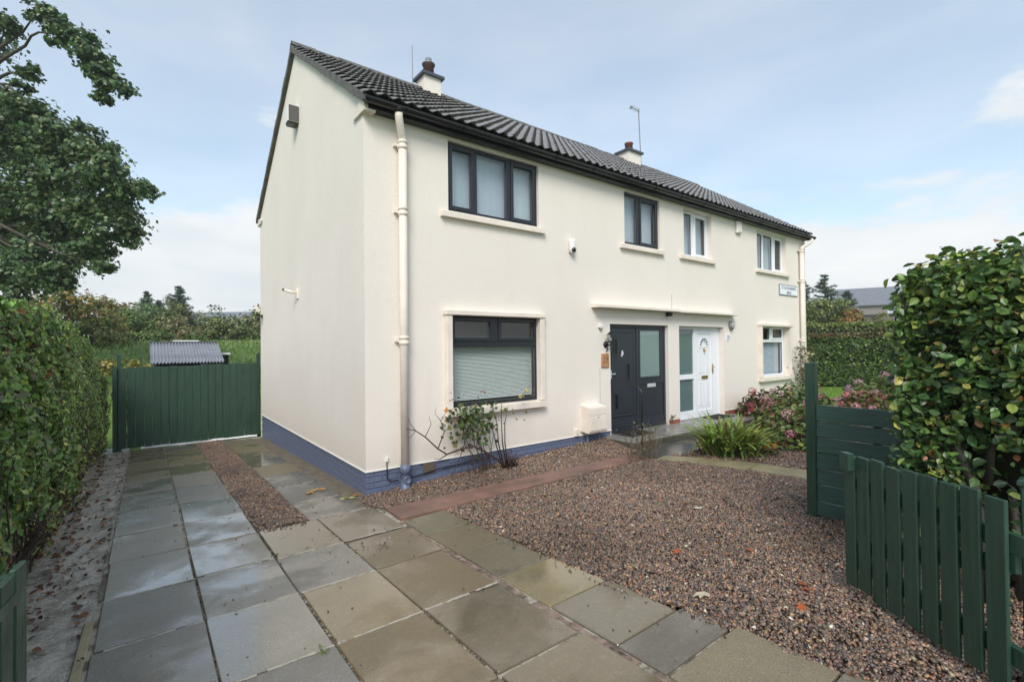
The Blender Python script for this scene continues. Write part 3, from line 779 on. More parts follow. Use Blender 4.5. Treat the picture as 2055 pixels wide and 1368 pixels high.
# loose chips that have strayed on to the flags
mbp = np.concatenate([np.stack([rng.uniform(-2.4, 0.5, 130), rng.uniform(-4.9, 1.5, 130)], 1),
    np.stack([0.47-np.abs(rng.normal(0, .05, 80)), rng.uniform(-4.6, -1.3, 80)], 1), np.stack([C3-np.abs(rng.normal(0, .05, 90)), rng.uniform(-.5, 6, 90)], 1),
    np.stack([rng.uniform(-1.3, -.85, 60), -0.56-np.abs(rng.normal(0, .06, 60))], 1), np.stack([-.55+rng.normal(0, .18, 30), -1.75+rng.normal(0, .15, 30)], 1), np.stack([rng.uniform(-.2, .1, 60), -.55-np.abs(rng.normal(0, .12, 60))], 1)])
zz = T(mbp[:, 0], mbp[:, 1])+0.016
V, F, C = stones(np.column_stack([mbp, zz]), 0.008, [(0.09,0.065,0.05), (0.19,0.125,0.09), (0.40,0.36,0.31,0.25)], ico())
tag(np_mesh('loose_chips', V, F, C, 'stone'), 'stray gravel chips lying on the flags', 'gravel', kind='stuff')
# grit in the joints
jx = rng.choice([C2, C3, C4], 1500, p=[0.3, 0.4, 0.3]) + rng.normal(0, 0.006, 1500); jy = rng.uniform(-5.2, -0.6, 1500)
V, F, C = stones(np.stack([jx, jy, T(jx, jy)+0.000], 1), 0.0075, [(0.05,0.04,0.03,2), (0.22,0.20,0.17), (0.10,0.08,0.06,2), (0.06,0.07,0.02,0.6)])
tag(np_mesh('joint_grit', V, F, C, 'stone'), 'grit lying in the joints between the flags', 'grit', kind='stuff')
# fallen leaves: mud strip, and a few on the flags
n = 620
px = -2.56 - np.abs(rng.normal(0, 0.10, n)); px = np.where(rng.random(n) < 0.7, -2.97+np.abs(rng.normal(0, .09, n)), px); py = rng.uniform(-4.2, 7.0, n)
k = px > -3.2; px, py = px[k], py[k]
P = np.stack([px, py, mudz(px, py)+0.012+0.012*rng.random(len(px))], 1)
leaves('fallen_leaves', P, np.array([0, 0, 1.0])+rng.normal(0, .35, (len(px), 3)), 0.045*(0.6+0.8*rng.random(len(px))), palette(len(px), [(0.13,0.055,0.025,3), (0.20,0.085,0.035,2), (0.07,0.04,0.025,3), (0.28,0.16,0.07,1)]), 'dead_leaf', None, 'oval')
tag(bpy.data.objects['fallen_leaves'], 'brown fallen leaves scattered over the mud strip', 'leaves', kind='stuff')
def dead_leaf(x, y, size, col, label, z=0.02, yaw=0.0):
    P = np.array([[x, y, t1(x, y)+z]])
    o = leaves('fallen_leaf', P, np.array([[rng.normal(0, .15), rng.normal(0, .15), 1.0]]), size, np.array([col]), 'dead_leaf', None, 'lobed', np.array([[math.cos(yaw), math.sin(yaw), 0]]))
    return tag(o, label, 'leaf')
for i, (x, y, s, c) in enumerate([(-0.52, 0.62, .13, (.55,.36,.09)), (-0.44, 0.72, .12, (.50,.30,.08)), (-0.36, 0.66, .10, (.42,.22,.07))]):
    tag(dead_leaf(x, y, s, c, 'yellow fallen leaf in the small pile on the flags beside the gable', 0.02+0.008*i, i*1.3), group='yellow leaves by the gable')
for i, (x, y, s, c) in enumerate([(-0.25, 0.05, .09, (.25,.28,.08)), (-0.19, 0.0, .09, (.38,.36,.16)), (-0.30, 0.02, .08, (.42,.40,.22)), (-0.10, 0.08, .09, (.36,.16,.06))]):
    tag(dead_leaf(x, y, s, c, 'small pale fallen leaf at the foot of the house corner', 0.02, i*2.1), group='leaves at the house corner')
dead_leaf(0.78, -4.24, .12, (.62,.55,.40), 'pale cream dead leaf on the gravel edge near the flags', 0.035, 2.4)
dead_leaf(2.45, -3.2, .10, (.60,.52,.40), 'pale dead leaf out on the middle of the gravel', 0.03, 0.4)
for i, (x, y) in enumerate([(1.45, -4.62), (1.38, -4.66), (1.10, -4.75), (1.75, -4.1), (1.3, -3.7)]):
    tag(dead_leaf(x, y, .07, (.40,.10,.03), 'small orange red dead leaf on the gravel by the open gate', 0.03, i*1.7), group='red leaves on the gravel')

# ================================================================== the house
HL, HD = 13.60, 7.09
HY = HD/2
TANP = 0.667; PIT = math.atan(TANP)
def roofz(y): return 7.31 - TANP*abs(y-HY)
house = thing('semi_detached_house', (6.8, 3.5, -0.40), 'cream roughcast semi-detached house with dark tiled roof and blue grey plinth', 'house')
OPEN = {  # x0, x1, z0, z1, reveal depth
    'w1': (1.26, 3.00, 3.60, 4.635, 0.10), 'w2': (5.215, 6.36, 3.60, 4.635, 0.10),
    'w3': (7.24, 8.385, 3.60, 4.635, 0.16), 'w4': (10.60, 12.34, 3.60, 4.635, 0.16),
    'g1': (1.26, 2.94, 0.68, 2.09, 0.10), 'g2': (10.66, 12.34, 0.68, 2.09, 0.16),
    'd1': (4.75, 6.60, -0.10, 2.01, 0.13), 'd2': (7.00, 8.86, -0.10, 2.01, 0.20)}
ZW = 4.76
mb = MB()
xs = sorted({0, HL, *[o[0] for o in OPEN.values()], *[o[1] for o in OPEN.values()]})
zs = sorted({0.0, ZW, *[o[2] for o in OPEN.values() if o[2] > 0], *[o[3] for o in OPEN.values()]})
for i in range(len(xs)-1):
    for j in range(len(zs)-1):
        cx, cz = (xs[i]+xs[i+1])/2, (zs[j]+zs[j+1])/2
        if any(o[0] < cx < o[1] and o[2] < cz < o[3] for o in OPEN.values()): continue
        mb.poly([(xs[i],0,zs[j]),(xs[i+1],0,zs[j]),(xs[i+1],0,zs[j+1]),(xs[i],0,zs[j+1])])
for (x0, x1, z0, z1, d) in OPEN.values():
    mb.poly([(x0,0,z0),(x0,0,z1),(x0,d,z1),(x0,d,z0)]); mb.poly([(x1,0,z1),(x1,0,z0),(x1,d,z0),(x1,d,z1)])
    mb.poly([(x0,0,z1),(x1,0,z1),(x1,d,z1),(x0,d,z1)]); mb.poly([(x1,0,z0),(x0,0,z0),(x0,d,z0),(x1,d,z0)])
mb.build('front_wall', 'render', house)
for nm, x in (('gable_wall', 0.0), ('gable_wall', HL)):
    mb = MB(); pts = [(x,0,0),(x,0,roofz(0)-0.01),(x,HY,roofz(HY)-0.005),(x,HD,roofz(HD)-0.01),(x,HD,0)]
    mb.poly(pts if x == 0 else list(reversed(pts))); mb.build(nm, 'render', house)
mb = MB(); mb.poly([(HL,HD,-0.7),(0,HD,-0.7),(0,HD,roofz(HD)),(HL,HD,roofz(HD))]); mb.build('rear_wall', 'render', house)
# rooms behind the windows, so that glass looks into a house and not through it
mb = MB(); mb.box(0.03, HL-0.03, 0.9, 0.93, -0.5, 4.9); mb.box(0.03, HL-0.03, 0.22, 0.9, 2.35, 2.55); mb.box(6.7, 6.9, 0.25, 0.9, -0.5, 4.9)
mb.build('room_partition', 'room', house)
mb = MB(); mb.box(0.02, HL-0.02, 0.06, HD-0.05, 4.72, 4.75); mb.build('attic_floor', 'room', house)
# drip bead at the foot of the render
mb = MB()
MB().box(-0.008, 4.748, -0.008, 0.02, -0.012, 0.004).build('drip_bead', 'bead', house); MB().box(-0.009, 0.02, 0.021, HD, -0.012, 0.004).build('drip_bead', 'bead', house); MB().box(8.865, HL, -0.008, 0.02, -0.012, 0.004).build('drip_bead', 'bead', house)
# plinth: core and individual painted bricks
pl = MB()
pl.box(0.022, 4.748, 0.022, 0.12, -0.75, -0.012); pl.box(0.023, 0.12, 0.121, HD, -0.75, -0.012)
plinth = pl.build('plinth', 'plinth', house)
bw, bh, jt = 0.215, 0.065, 0.010
BR = [MB().cbox(-bw/2, bw/2, 0, 0.06, -bh/2, bh/2, 0.005).mesh('brick', 'plinth') for _ in range(1)][0]
BH = MB().cbox(-bw/4+0.002, bw/4-0.002, 0, 0.06, -bh/2, bh/2, 0.005).mesh('half_brick', 'plinth')
def brick(mesh, x, y, z, rot):
    o = bpy.data.objects.new('brick', mesh); link(o, plinth)
    o.location = (x, y, z); o.rotation_euler = (rng.normal(0, .004), 0, rot+rng.normal(0, .004))
for row in range(9):
    z = -0.012-0.005-bh/2-row*(bh+jt)
    off = 0.0 if row % 2 else (bw+jt)/2
    # front, left of the doors
    x = 0.008+bw/2-off
    while x < 4.70:
        if x-bw/2 > -0.01 and x+bw/2 < 4.74 and z+bh/2 > -0.335+0.042*x:
            if not (0.80 < x+bw/2 and x-bw/2 < 1.03 and -0.20 < z < 0.0): brick(BR, x, 0.010+rng.normal(0, .0012), z, 0)
        elif x-bw/2 <= -0.01 and z+bh/2 > -0.33: brick(BH, 0.008+bw/4, 0.010, z, 0)
        x += bw+jt
    # gable (rotated so that its face looks toward -X)
    y = 0.008+bw/2-off+(bw+jt)/2
    while y < HD-0.05:
        if z+bh/2 > t1(0, y)-0.02 and y-bw/2 > 0.005: brick(BR, 0.010+rng.normal(0, .0012), y, z, -math.pi/2)
        y += bw+jt
MB().box(6.603, 6.997, 0.004, 0.16, -0.11, -0.012).build('red_plinth', 'red_paint', house); MB().box(8.863, 9.9, 0.003, 0.10, -0.25, -0.013).build('red_plinth', 'red_paint', house)
MB().box(9.9, HL-0.01, 0.005, 0.1, -0.5, -0.013).build('right_plinth', 'trim', house); MB().box(6.603, 6.997, 0.0, 0.15, -0.012, 0.0).build('pillar_base', 'trim', house)
mb = MB(); mb.cbox(0.822, 1.012, -0.002, 0.03, -0.172, -0.022, 0.004)
ab = mb.build('air_brick', 'grille', house)

# ---- windows
def frame_rect(mb, x0, x1, z0, z1, y0, y1, t, c=0.004):
    mb.cbox(x0, x0+t, y0, y1, z0, z1, c); mb.cbox(x1-t, x1, y0, y1, z0, z1, c)
    mb.cbox(x0+t, x1-t, y0+.0015, y1, z0, z0+t, c); mb.cbox(x0+t, x1-t, y0+.0015, y1, z1-t, z1, c)
def window(x0, x1, z0, z1, yf, fm, cells, bars, label=None, ft=0.055, curtain=None, blind=None):
    mb = MB(); frame_rect(mb, x0, x1, z0, z1, yf, yf+0.07, ft)
    for (a, b, c, d) in bars: mb.cbox(a, b, yf+0.002, yf+0.068, c, d, 0.004)
    w = mb.build('window', fm, house)
    if label: w['label'] = label
    for (a, b, c, d, sash) in cells:
        t = 0.0
        if sash:
            t = 0.052; s = MB(); frame_rect(s, a-0.012, b+0.012, c-0.012, d+0.012, yf-0.014, yf+0.045, t); s.build('sash', fm, w); t -= 0.012
        g = MB(); frame_rect(g, a+t-0.001, b-t+0.001, c+t-0.001, d-t+0.001, yf+0.022, yf+0.05, 0.008, 0.001); g.build('glazing_seal', 'seal', w)
        g = MB(); g.box(a+t, b-t, yf+0.030, yf+0.036, c+t, d-t); g.build('pane', 'glass', w)
    if curtain:
        for (a, b, c, d, mt) in curtain:
            k = max(6, int((b-a)/0.03)); X = np.linspace(a, b, k+1)
            Yc = yf+0.13+0.0015*np.sin(X*47)
            V = [(x, y, c) for x, y in zip(X, Yc)]+[(x, y, d) for x, y in zip(X, Yc)]
            q = MB(); q.add(V, [(i, i+1, k+2+i, k+1+i) for i in range(k)]); q.build('curtain', mt, w, True)
    if blind:
        (a, b, c, d, pitch) = blind; q = MB(); z = c
        while z < d:
            q.add([(a, yf+0.115, z-0.007), (b, yf+0.115, z-0.007), (b, yf+0.137, z+0.009), (a, yf+0.137, z+0.009)], [(0, 1, 2, 3)]); z += pitch
        q.cur = 0
        q.box(a, b, yf+0.108, yf+0.14, d, d+0.03)
        tag(q.build('blind', 'blind', w), kind='stuff')
    return w
def sill(w, x0, x1, z0, z1, yo, yi=0.05, c=0.008):
    mb = MB()
    mb.prism([(x0, yo, z0), (x0, yo, z1-0.012), (x0, yi, z1), (x0, yi, z0+0.004), (x0, yo+0.02, z0)], (x1-x0, 0, 0))
    mb.build('sill', 'trim', w)
o = OPEN['w1']; zt, zb = 4.635-0.055, 3.60+0.055
w = window(o[0], o[1], o[2], o[3], 0.05, 'anthracite', [(1.315, 1.73, zb, zt, 1), (1.80, 2.36, zb, zt, 0), (2.46, 2.945, zb, zt, 1)],
           [(1.742, 1.800, zb, zt), (2.36, 2.448, zb, zt)], 'dark grey three-light upper window', curtain=[(1.30, 1.46, 3.6, 4.62, 'curtain_w'), (1.46, 2.55, 3.6, 4.62, 'curtain'), (2.55, 2.96, 3.6, 4.62, 'curtain_w')])
sill(w, 1.12, 3.09, 3.49, 3.575, -0.075)
o = OPEN['w2']
w = window(o[0], o[1], o[2], o[3], 0.05, 'anthracite', [(5.27, 5.655, zb, zt, 0), (5.755, 6.305, zb, zt, 1)], [(5.655, 5.742, zb, zt)], 'dark grey two-light upper window',
           curtain=[(5.26, 6.3, 3.6, 4.62, 'curtain')])
sill(w, 5.06, 6.44, 3.49, 3.575, -0.075)
o = OPEN['w3']
w = window(o[0], o[1], o[2], o[3], 0.12, 'upvc', [(7.29, 7.73, zb-.005, zt+.005, 0), (7.84, 8.335, zb, zt, 1)], [(7.73, 7.828, zb-.005, zt+.005)], 'white two-light upper window', 0.05,
           curtain=[(7.27, 8.36, 3.6, 4.62, 'curtain')])
sill(w, 7.05, 8.46, 3.49, 3.575, -0.075)
o = OPEN['w4']
w = window(o[0], o[1], o[2], o[3], 0.12, 'upvc', [(10.65, 11.13, zb-.005, zt+.005, 0), (11.20, 11.73, zb-.005, zt+.005, 0), (11.82, 12.29, zb, zt, 1)], [(11.13, 11.20, zb-.005, zt+.005), (11.73, 11.808, zb-.005, zt+.005)],
           'white three-light upper window', 0.05, curtain=[(10.63, 11.7, 3.6, 4.62, 'curtain'), (11.7, 12.12, 3.6, 4.62, 'curtain_w')])
sill(w, 10.50, 12.42, 3.49, 3.575, -0.075)
def surround(w, x0, x1, z0, z1, t, yo):
    mb = MB()
    mb.cbox(x0, x0+t, yo, 0.002, z0+0.10, z1-0.075, 0.006); mb.cbox(x1-t, x1, yo, 0.002, z0+0.10, z1-0.075, 0.006)
    mb.cbox(x0-0.02, x1+0.02, yo-0.02, 0.003, z1-0.075, z1, 0.008)
    mb.build('surround', 'trim', w)
    mb = MB(); mb.prism([(x0-0.01, yo-0.025, z0), (x0-0.01, yo-0.025, z0+0.085), (x0-0.01, 0.09, z0+0.112), (x0-0.01, 0.09, z0+0.06), (x0-0.01, 0.004, z0)], (x1-x0+0.02, 0, 0))
    mb.build('sill', 'trim', w)
o = OPEN['g1']
w = window(o[0]+0.01, o[1]+0.03, 0.70, 2.085, 0.03, 'anthracite', [(1.325, 2.04, 1.70, 2.03, 1), (2.17, 2.915, 1.70, 2.03, 1), (1.325, 2.915, 0.76, 1.60, 0)],
           [(1.32, 2.92, 1.60, 1.688), (2.052, 2.158, 1.688, 2.04)], 'large dark grey lower window with blinds', blind=(1.31, 2.93, 0.80, 1.585, 0.021))
surround(w, 1.17, 3.03, 0.605, 2.14, 0.095, -0.09)
o = OPEN['g2']
w = window(o[0]+0.01, o[1]-0.01, 0.70, 2.085, 0.12, 'upvc', [(10.72, 11.50, 1.72, 2.04, 0), (11.62, 12.28, 1.72, 2.04, 1), (10.72, 12.28, 0.80, 1.64, 0)],
           [(10.72, 12.28, 1.64, 1.71), (11.50, 11.61, 1.71, 2.04)], 'white lower window of the right hand home', curtain=[(11.2, 12.29, 0.72, 1.66, 'curtain'), (10.70, 11.2, .72, 1.66, 'curtain_w')])
surround(w, 10.57, 12.43, 0.605, 2.14, 0.095, -0.09)

# ---- doors
def groove_panel(mb, x0, x1, z0, z1, y, pitch=0.062):
    x = x0
    while x < x1-0.01:
        b = min(x+pitch-0.007, x1); mb.cbox(x, b, y-0.006, y+0.01, z0, z1, 0.003); x += pitch
yd = 0.075
mb = MB(); frame_rect(mb, 4.753, 6.597, -0.09, 2.005, yd, yd+0.08, 0.055); mb.cbox(5.63, 5.70, yd+0.002, yd+0.078, -0.035, 1.95, 0.004)
dr = mb.build('door_frame', 'door_grey', house)
mb = MB(); mb.box(4.81, 5.628, yd+0.026, yd+0.06, -0.03, 1.948); groove_panel(mb, 4.90, 5.54, 0.27, 1.84, yd+0.026)
mb.cbox(4.815, 4.885, yd+0.016, yd+0.03, -0.03, 1.94, 0.003); mb.cbox(5.552, 5.624, yd+0.016, yd+0.03, -0.03, 1.94, 0.003)
mb.cbox(4.885, 5.552, yd+0.0165, yd+0.03, 1.85, 1.94, 0.003); mb.cbox(4.885, 5.552, yd+0.0165, yd+0.03, -0.03, 0.19, 0.003)
mb.cbox(4.90, 5.54, yd+0.004, yd+0.03, 0.205, 0.235, 0.004)
d1 = mb.build('door_leaf', 'door_grey', dr); d1['label'] = 'dark grey grooved door with three slit windows'
for (x, z) in ((4.955, 1.415), (5.32, 0.93), (4.955, 0.34)):
    mb = MB(); frame_rect(mb, x, x+0.125, z, z+0.32, yd+0.006, yd+0.024, 0.022, 0.003); mb.build('slit_frame', 'door_grey', dr)
    mb = MB(); mb.box(x+0.022, x+0.103, yd+0.0165, yd+0.0195, z+0.022, z+0.298); mb.build('slit_pane', 'slit', dr)
mb = MB(); mb.lathe((5.175, yd+0.006, 1.40), [(0.032, 0.0), (0.030, -0.012), (0.012, -0.02)], 12, 'y'); mb.tube([(5.175, yd-0.012, 1.50), (5.175, yd-0.012, 1.42)], [0.012, 0.028], 8); mb.build('door_knocker', 'satin', dr)
mb = MB(); mb.cbox(4.832, 4.862, yd-0.01, yd+0.016, 0.96, 1.12, 0.004); mb.cbox(4.838, 4.945, yd-0.040, yd-0.026, 1.04, 1.060, 0.004); mb.build('door_handle', 'satin', dr)
mb = MB(); mb.cbox(5.70, 6.542, yd+0.012, yd+0.06, -0.035, 0.12, 0.004); mb.cbox(5.70, 6.542, yd+0.012, yd+0.06, 0.80, 0.90, 0.004)
mb.box(5.701, 6.541, yd+0.03, yd+0.055, 0.12, 0.80); groove_panel(mb, 5.74, 6.50, 0.13, 0.785, yd+0.03)
sp = mb.build('side_panel', 'door_grey', dr)
mb = MB(); frame_rect(mb, 5.715, 6.475, 0.905, 1.948, yd+0.006, yd+0.05, 0.045); mb.cbox(6.478, 6.541, yd+0.012, yd+0.05, 0.90, 1.948, 0.003); mb.build('glazing_frame', 'door_grey', dr)
mb = MB(); mb.box(5.76, 6.43, yd+0.020, yd+0.026, 0.95, 1.903); mb.build('pane', 'glass', dr)
mb = MB(); mb.box(5.755, 6.435, yd+0.034, yd+0.040, 0.945, 1.908); mb.build('frosted_backing', 'obscure_l', dr)
mb = MB(); mb.cbox(5.985, 6.255, yd+0.0, yd+0.026, 0.725, 0.80, 0.006); mb.build('letter_plate', 'satin', dr)
yd = 0.13
mb = MB(); frame_rect(mb, 7.003, 8.857, -0.09, 2.005, yd, yd+0.08, 0.055)
mb.cbox(7.78, 7.855, yd+0.002, yd+0.078, -0.035, 1.95, 0.004); mb.cbox(7.058, 7.78, yd+0.003, yd+0.077, 0.81, 0.92, 0.004); mb.cbox(7.058, 7.78, yd+0.003, yd+0.077, -0.035, 0.09, 0.004)
mb.cbox(8.62, 8.802, yd+0.004, yd+0.07, -0.035, 1.95, 0.006)
dr = mb.build('door_frame', 'upvc', house)
for (z0, z1) in ((0.09, 0.81), (0.92, 1.95)):
    mb = MB(); mb.box(7.058, 7.78, yd+0.03, yd+0.036, z0, z1); mb.build('pane', 'glass', dr)
    mb = MB(); mb.box(7.058, 7.78, yd+0.044, yd+0.05, z0, z1); mb.build('obscured_backing', 'obscure', dr)
mb = MB(); mb.box(7.857, 8.618, yd+0.03, yd+0.06, -0.03, 1.948); frame_rect(mb, 7.86, 8.615, -0.028, 1.945, yd+0.012, yd+0.04, 0.095)
for (a, b) in ((7.99, 8.19), (8.28, 8.48)):
    for (c, d) in ((0.17, 0.72), (0.93, 1.36)): frame_rect(mb, a, b, c, d, yd+0.022, yd+0.032, 0.02, 0.003); mb.cbox(a+0.035, b-0.035, yd+0.024, yd+0.031, c+0.035, d-0.035, 0.003)
d2 = mb.build('door_leaf', 'upvc', dr); d2['label'] = 'white panelled door with small fan light'
def arc(mb, cx, z, r0, r1, y0, y1, n=12, a0=0.0, a1=math.pi):
    for i in range(n):
        p, q = a0+(a1-a0)*i/n, a0+(a1-a0)*(i+1)/n
        mb.prism([(cx+r0*math.cos(p), y0, z+r0*math.sin(p)), (cx+r1*math.cos(p), y0, z+r1*math.sin(p)), (cx+r1*math.cos(q), y0, z+r1*math.sin(q)), (cx+r0*math.cos(q), y0, z+r0*math.sin(q))], (0, y1-y0, 0))
mb = MB(); arc(mb, 8.235, 1.575, 0.175, 0.20, yd+0.02, yd+0.031); arc(mb, 8.235, 1.575, 0.085, 0.10, yd+0.02, yd+0.031); mb.cbox(8.03, 8.44, yd+0.02, yd+0.031, 1.53, 1.56, 0.004)
for a in (0.35, 0.9, 1.57, 2.24, 2.79): arc(mb, 8.235, 1.575, 0.10, 0.175, yd+0.021, yd+0.031, 1, a-0.05, a+0.05)
mb.build('fan_light_frame', 'upvc', dr)
mb = MB(); arc(mb, 8.235, 1.575, 0.10, 0.175, yd+0.0255, yd+0.0295, 12, 0.05, math.pi-0.05); mb.build('fan_light_pane', 'obscure', dr)
mb = MB(); mb.lathe((8.235, yd+0.022, 1.47), [(0.035, 0.006), (0.03, -0.012), (0.012, -0.024)], 12, 'y'); mb.tube([(8.235, yd-0.002, 1.48), (8.235, yd-0.006, 1.42)], [0.012, 0.02], 8); mb.build('door_knocker', 'brass', dr)
mb = MB(); mb.cbox(8.11, 8.37, yd+0.006, yd+0.03, 0.79, 0.865, 0.006); mb.build('letter_plate', 'brass', dr)
mb = MB(); mb.cbox(8.555, 8.592, yd-0.004, yd+0.012, 0.90, 1.13, 0.004); mb.tube([(8.572, yd-0.002, 1.06), (8.572, yd-0.045, 1.06), (8.47, yd-0.048, 1.06)], 0.010, 8); mb.build('door_handle', 'brass', dr)
# ---- canopy over both doors
mb = MB(); mb.prism([(4.24, -0.22, 2.298), (4.24, -0.22, 2.345), (4.24, 0.0, 2.372), (4.24, 0.0, 2.30)], (2.50, 0, 0)); cn = mb.build('canopy', 'trim', house)
mb = MB(); mb.prism([(6.745, -0.205, 2.290), (6.745, -0.205, 2.332), (6.745, 0.0, 2.362), (6.745, 0.0, 2.292)], (2.52, 0, 0)); mb.build('canopy', 'trim', house)
mb = MB(); mb.box(6.742, 6.748, -0.003, 0.002, 2.38, 2.68); mb.build('render_crack', 'mortar', house)

# ---- eaves, gutter, downpipes
mb = MB(); mb.box(0.02, HL+0.03, -0.145, -0.115, 4.685, 4.86); mb.box(0.02, HL+0.02, -0.115, 0.0, 4.69, 4.705); mb.build('fascia', 'black_pvc', house)
mb = MB(); k = 10; vs = []; fs = []
prof = [(-0.155+0.055*math.cos(a)-0.052, 4.785+0.062*math.sin(a)) for a in np.linspace(math.pi, 2*math.pi, k)]
prof += [(p[0]*1.0+(-0.207-p[0])*-0.10, p[1]-0.004+(p[1]-4.785)*0.06) for p in reversed(prof)]
for x in (-0.06, HL+0.16):
    for p in prof: vs.append((x, p[0], p[1]))
n = len(prof); fs = [(i, (i+1) % n, n+(i+1) % n, n+i) for i in range(n)]; fs += [tuple(range(n)), tuple(reversed(range(n, 2*n)))]
mb.add(vs, fs); gut = mb.build('gutter', 'black_pvc', house, False)
x = 0.5
while x < HL:
    mb = MB(); mb.tube([(x, -0.207+0.068*math.cos(a), 4.785+0.074*math.sin(a)) for a in np.linspace(math.pi*0.98, 2.02*math.pi, 8)], 0.006, 5); mb.build('gutter_bracket', 'black_pvc', gut); x += 0.9
def downpipe(x, top_dx, label):
    mb = MB(); mb.tube([(x, -0.095, 4.36), (x, -0.095, 0.02)], 0.056, 14)
    mb.tube([(x+top_dx, -0.205, 4.72), (x+top_dx, -0.205, 4.66), (x+top_dx*0.85, -0.19, 4.60), (x+top_dx*0.15, -0.11, 4.44), (x, -0.095, 4.40), (x, -0.095, 4.30)], 0.052, 14)
    dp = mb.build('downpipe', 'trim', house, True); dp['label'] = label
    for z in (4.34, 3.44, 1.70):
        mb = MB(); mb.lathe((x, -0.095, z), [(0.058, -0.06), (0.068, -0.055), (0.068, -0.02), (0.060, -0.015), (0.060, 0.015), (0.068, 0.02), (0.068, 0.05), (0.058, 0.055)], 14); mb.build('pipe_collar', 'trim', dp, True)
        mb = MB(); mb.box(x-0.10, x-0.05, -0.06, 0.0, z-0.02, z+0.02); mb.build('pipe_bracket', 'trim', dp)
    return dp
dp = downpipe(0.505, -0.10, 'cream downpipe near the house corner')
mb = MB(); mb.lathe((0.395, -0.205, 4.70), [(0.060, 0.0), (0.060, 0.055), (0.056, 0.075)], 14); mb.build('gutter_outlet', 'black_pvc', dp, True)
mb = MB(); mb.lathe((0.505, -0.095, 0.0), [(0.060, -0.30), (0.072, -0.29), (0.072, -0.265), (0.060, -0.26), (0.060, -0.075), (0.070, -0.07), (0.070, -0.02), (0.064, 0.035)], 16); 
mb.lathe((0.505, -0.155, -0.16), [(0.05, 0.03), (0.05, -0.012), (0.038, -0.016), (0.036, -0.006), (0.012, -0.008)], 14, 'y'); mb.build('pipe_shoe', 'plinth', dp, True)
dp = downpipe(13.13, 0.42, 'cream downpipe at the far end of the front')
# skewputt blocks at the eaves corners
for (y0, sg) in ((0.0, 1), (HD, -1)):
    for x in ((0.0,) if sg < 0 else (0.0,)):
        mb = MB(); f = lambda y, z: (-0.035, y0+sg*y, z)
        mb.prism([f(-0.13, 4.655), f(-0.13, 4.84), f(0.05, 4.81), f(0.34, 4.725), f(0.27, 4.662)], (0.155, 0, 0))
        mb.build('skewputt', 'trim', house)

# ---- roof
rf = MB()
e = 0.16
rf.prism([(-0.055, -e, roofz(-e)-0.03), (-0.055, HY, roofz(HY)-0.012), (-0.055, HD+e, roofz(HD+e)-0.03), (-0.055, HD+e, roofz(HD+e)-0.005), (-0.055, HY, roofz(HY)+0.002), (-0.055, -e, roofz(-e)-0.005)], (HL+0.11, 0, 0))
roof = rf.build('roof', 'mortar', house); roof['label'] = 'dark grey pantiled pitched roof with mossy ridge'
mb = MB()
for sg in (-1, 1):
    k = 14
    for i in range(k):
        ya, yb = HY+sg*(HY+e)*i/k, HY+sg*(HY+e)*(i+1)/k-sg*0.006; j = rng.normal(0, 0.006)
        for x0, x1 in ((-0.068-abs(j), 0.004), (HL-0.004, HL+0.068)):
            q = MB(); q.prism([(x0, ya, roofz(ya)-0.105+j), (x0, ya, roofz(ya)+0.012), (x0, yb, roofz(yb)+0.012), (x0, yb, roofz(yb)-0.105+j)], (x1-x0, 0, 0)); q.build('verge_block', 'ridge', roof)
cosp, sinp = math.cos(PIT), math.sin(PIT)
PX = 0.1905; ROWS = 17; SL = (HY+0.185)/cosp; GA = SL/ROWS; NC = 72
def tile_geo():
    ns = 8; us = np.linspace(-0.003, PX+0.005, ns+1); h = 0.021*(1-np.cos(2*math.pi*us/PX))
    vs = []; k = ns+1; lift = 0.040
    for (v, w) in ((-0.05, -0.004), (GA*0.5, lift*0.52), (GA, lift)): vs += [(u, v, w+hh) for u, hh in zip(us, h)]
    vs += [(u, GA+0.001, lift+hh) for u, hh in zip(us, h)]; vs += [(u, GA-0.003, lift+hh-0.017) for u, hh in zip(us, h)]; vs += [(u, GA*0.4, lift*0.4+hh-0.017) for u, hh in zip(us, h)]
    fs = [(i, i+k, i+k+1, i+1) for r in (0, 1, 3, 4) for i in range(r*k, r*k+ns)]
    vs += [(us[0], -0.05, -0.02), (us[0], GA, lift-0.017), (us[-1], -0.05, -0.02), (us[-1], GA, lift-0.017), (us[0], -0.05, -0.004), (us[0], GA, lift), (us[-1], -0.05, -0.004), (us[-1], GA, lift)]
    b = 6*k; fs += [(b+4, b, b+1, b+5), (b+6, b+7, b+3, b+2)]
    return vs, fs
TV, TF = tile_geo()
tm = MB().add(TV, TF).mesh('roof_tile', 'tile', True)
Rm = Matrix(((1, 0, 0), (0, -cosp, -sinp), (0, -sinp, cosp)))
spots = []
for c in range(NC):
    for r in range(ROWS):
        x = -0.062+c*PX; v = r*GA; p = Vector((x, HY, roofz(HY)+0.004))+Rm@Vector((0, v, 0))
        spots.append(((p-EYE).length, p))
spots.sort(key=lambda s: s[0])
rest_v, rest_f = [], []
TVn = np.array(TV); TFn = [tuple(f) for f in TF]; Rn = np.array(Rm)
for i, (d, p) in enumerate(spots):
    jit = rng.normal(0, 0.0022, 3)
    if i < 300:
        o = bpy.data.objects.new('roof_tile', tm); link(o, roof)
        M4 = Rm.to_4x4(); M4.translation = p+Rm@Vector((0, jit[0]*1.5, jit[1]))
        o.matrix_basis = M4 @ Matrix.Rotation(float(jit[2]), 4, 'Z')
    else:
        vv = (TVn+np.array([0, jit[0]*1.5, jit[1]]))@Rn.T+np.array(p); b = len(rest_v)
        rest_v.extend(map(tuple, vv)); rest_f.extend(tuple(q+b for q in f) for f in TFn)
q = MB(); q.v = rest_v; q.f = rest_f; q.mi = [0]*len(rest_f)
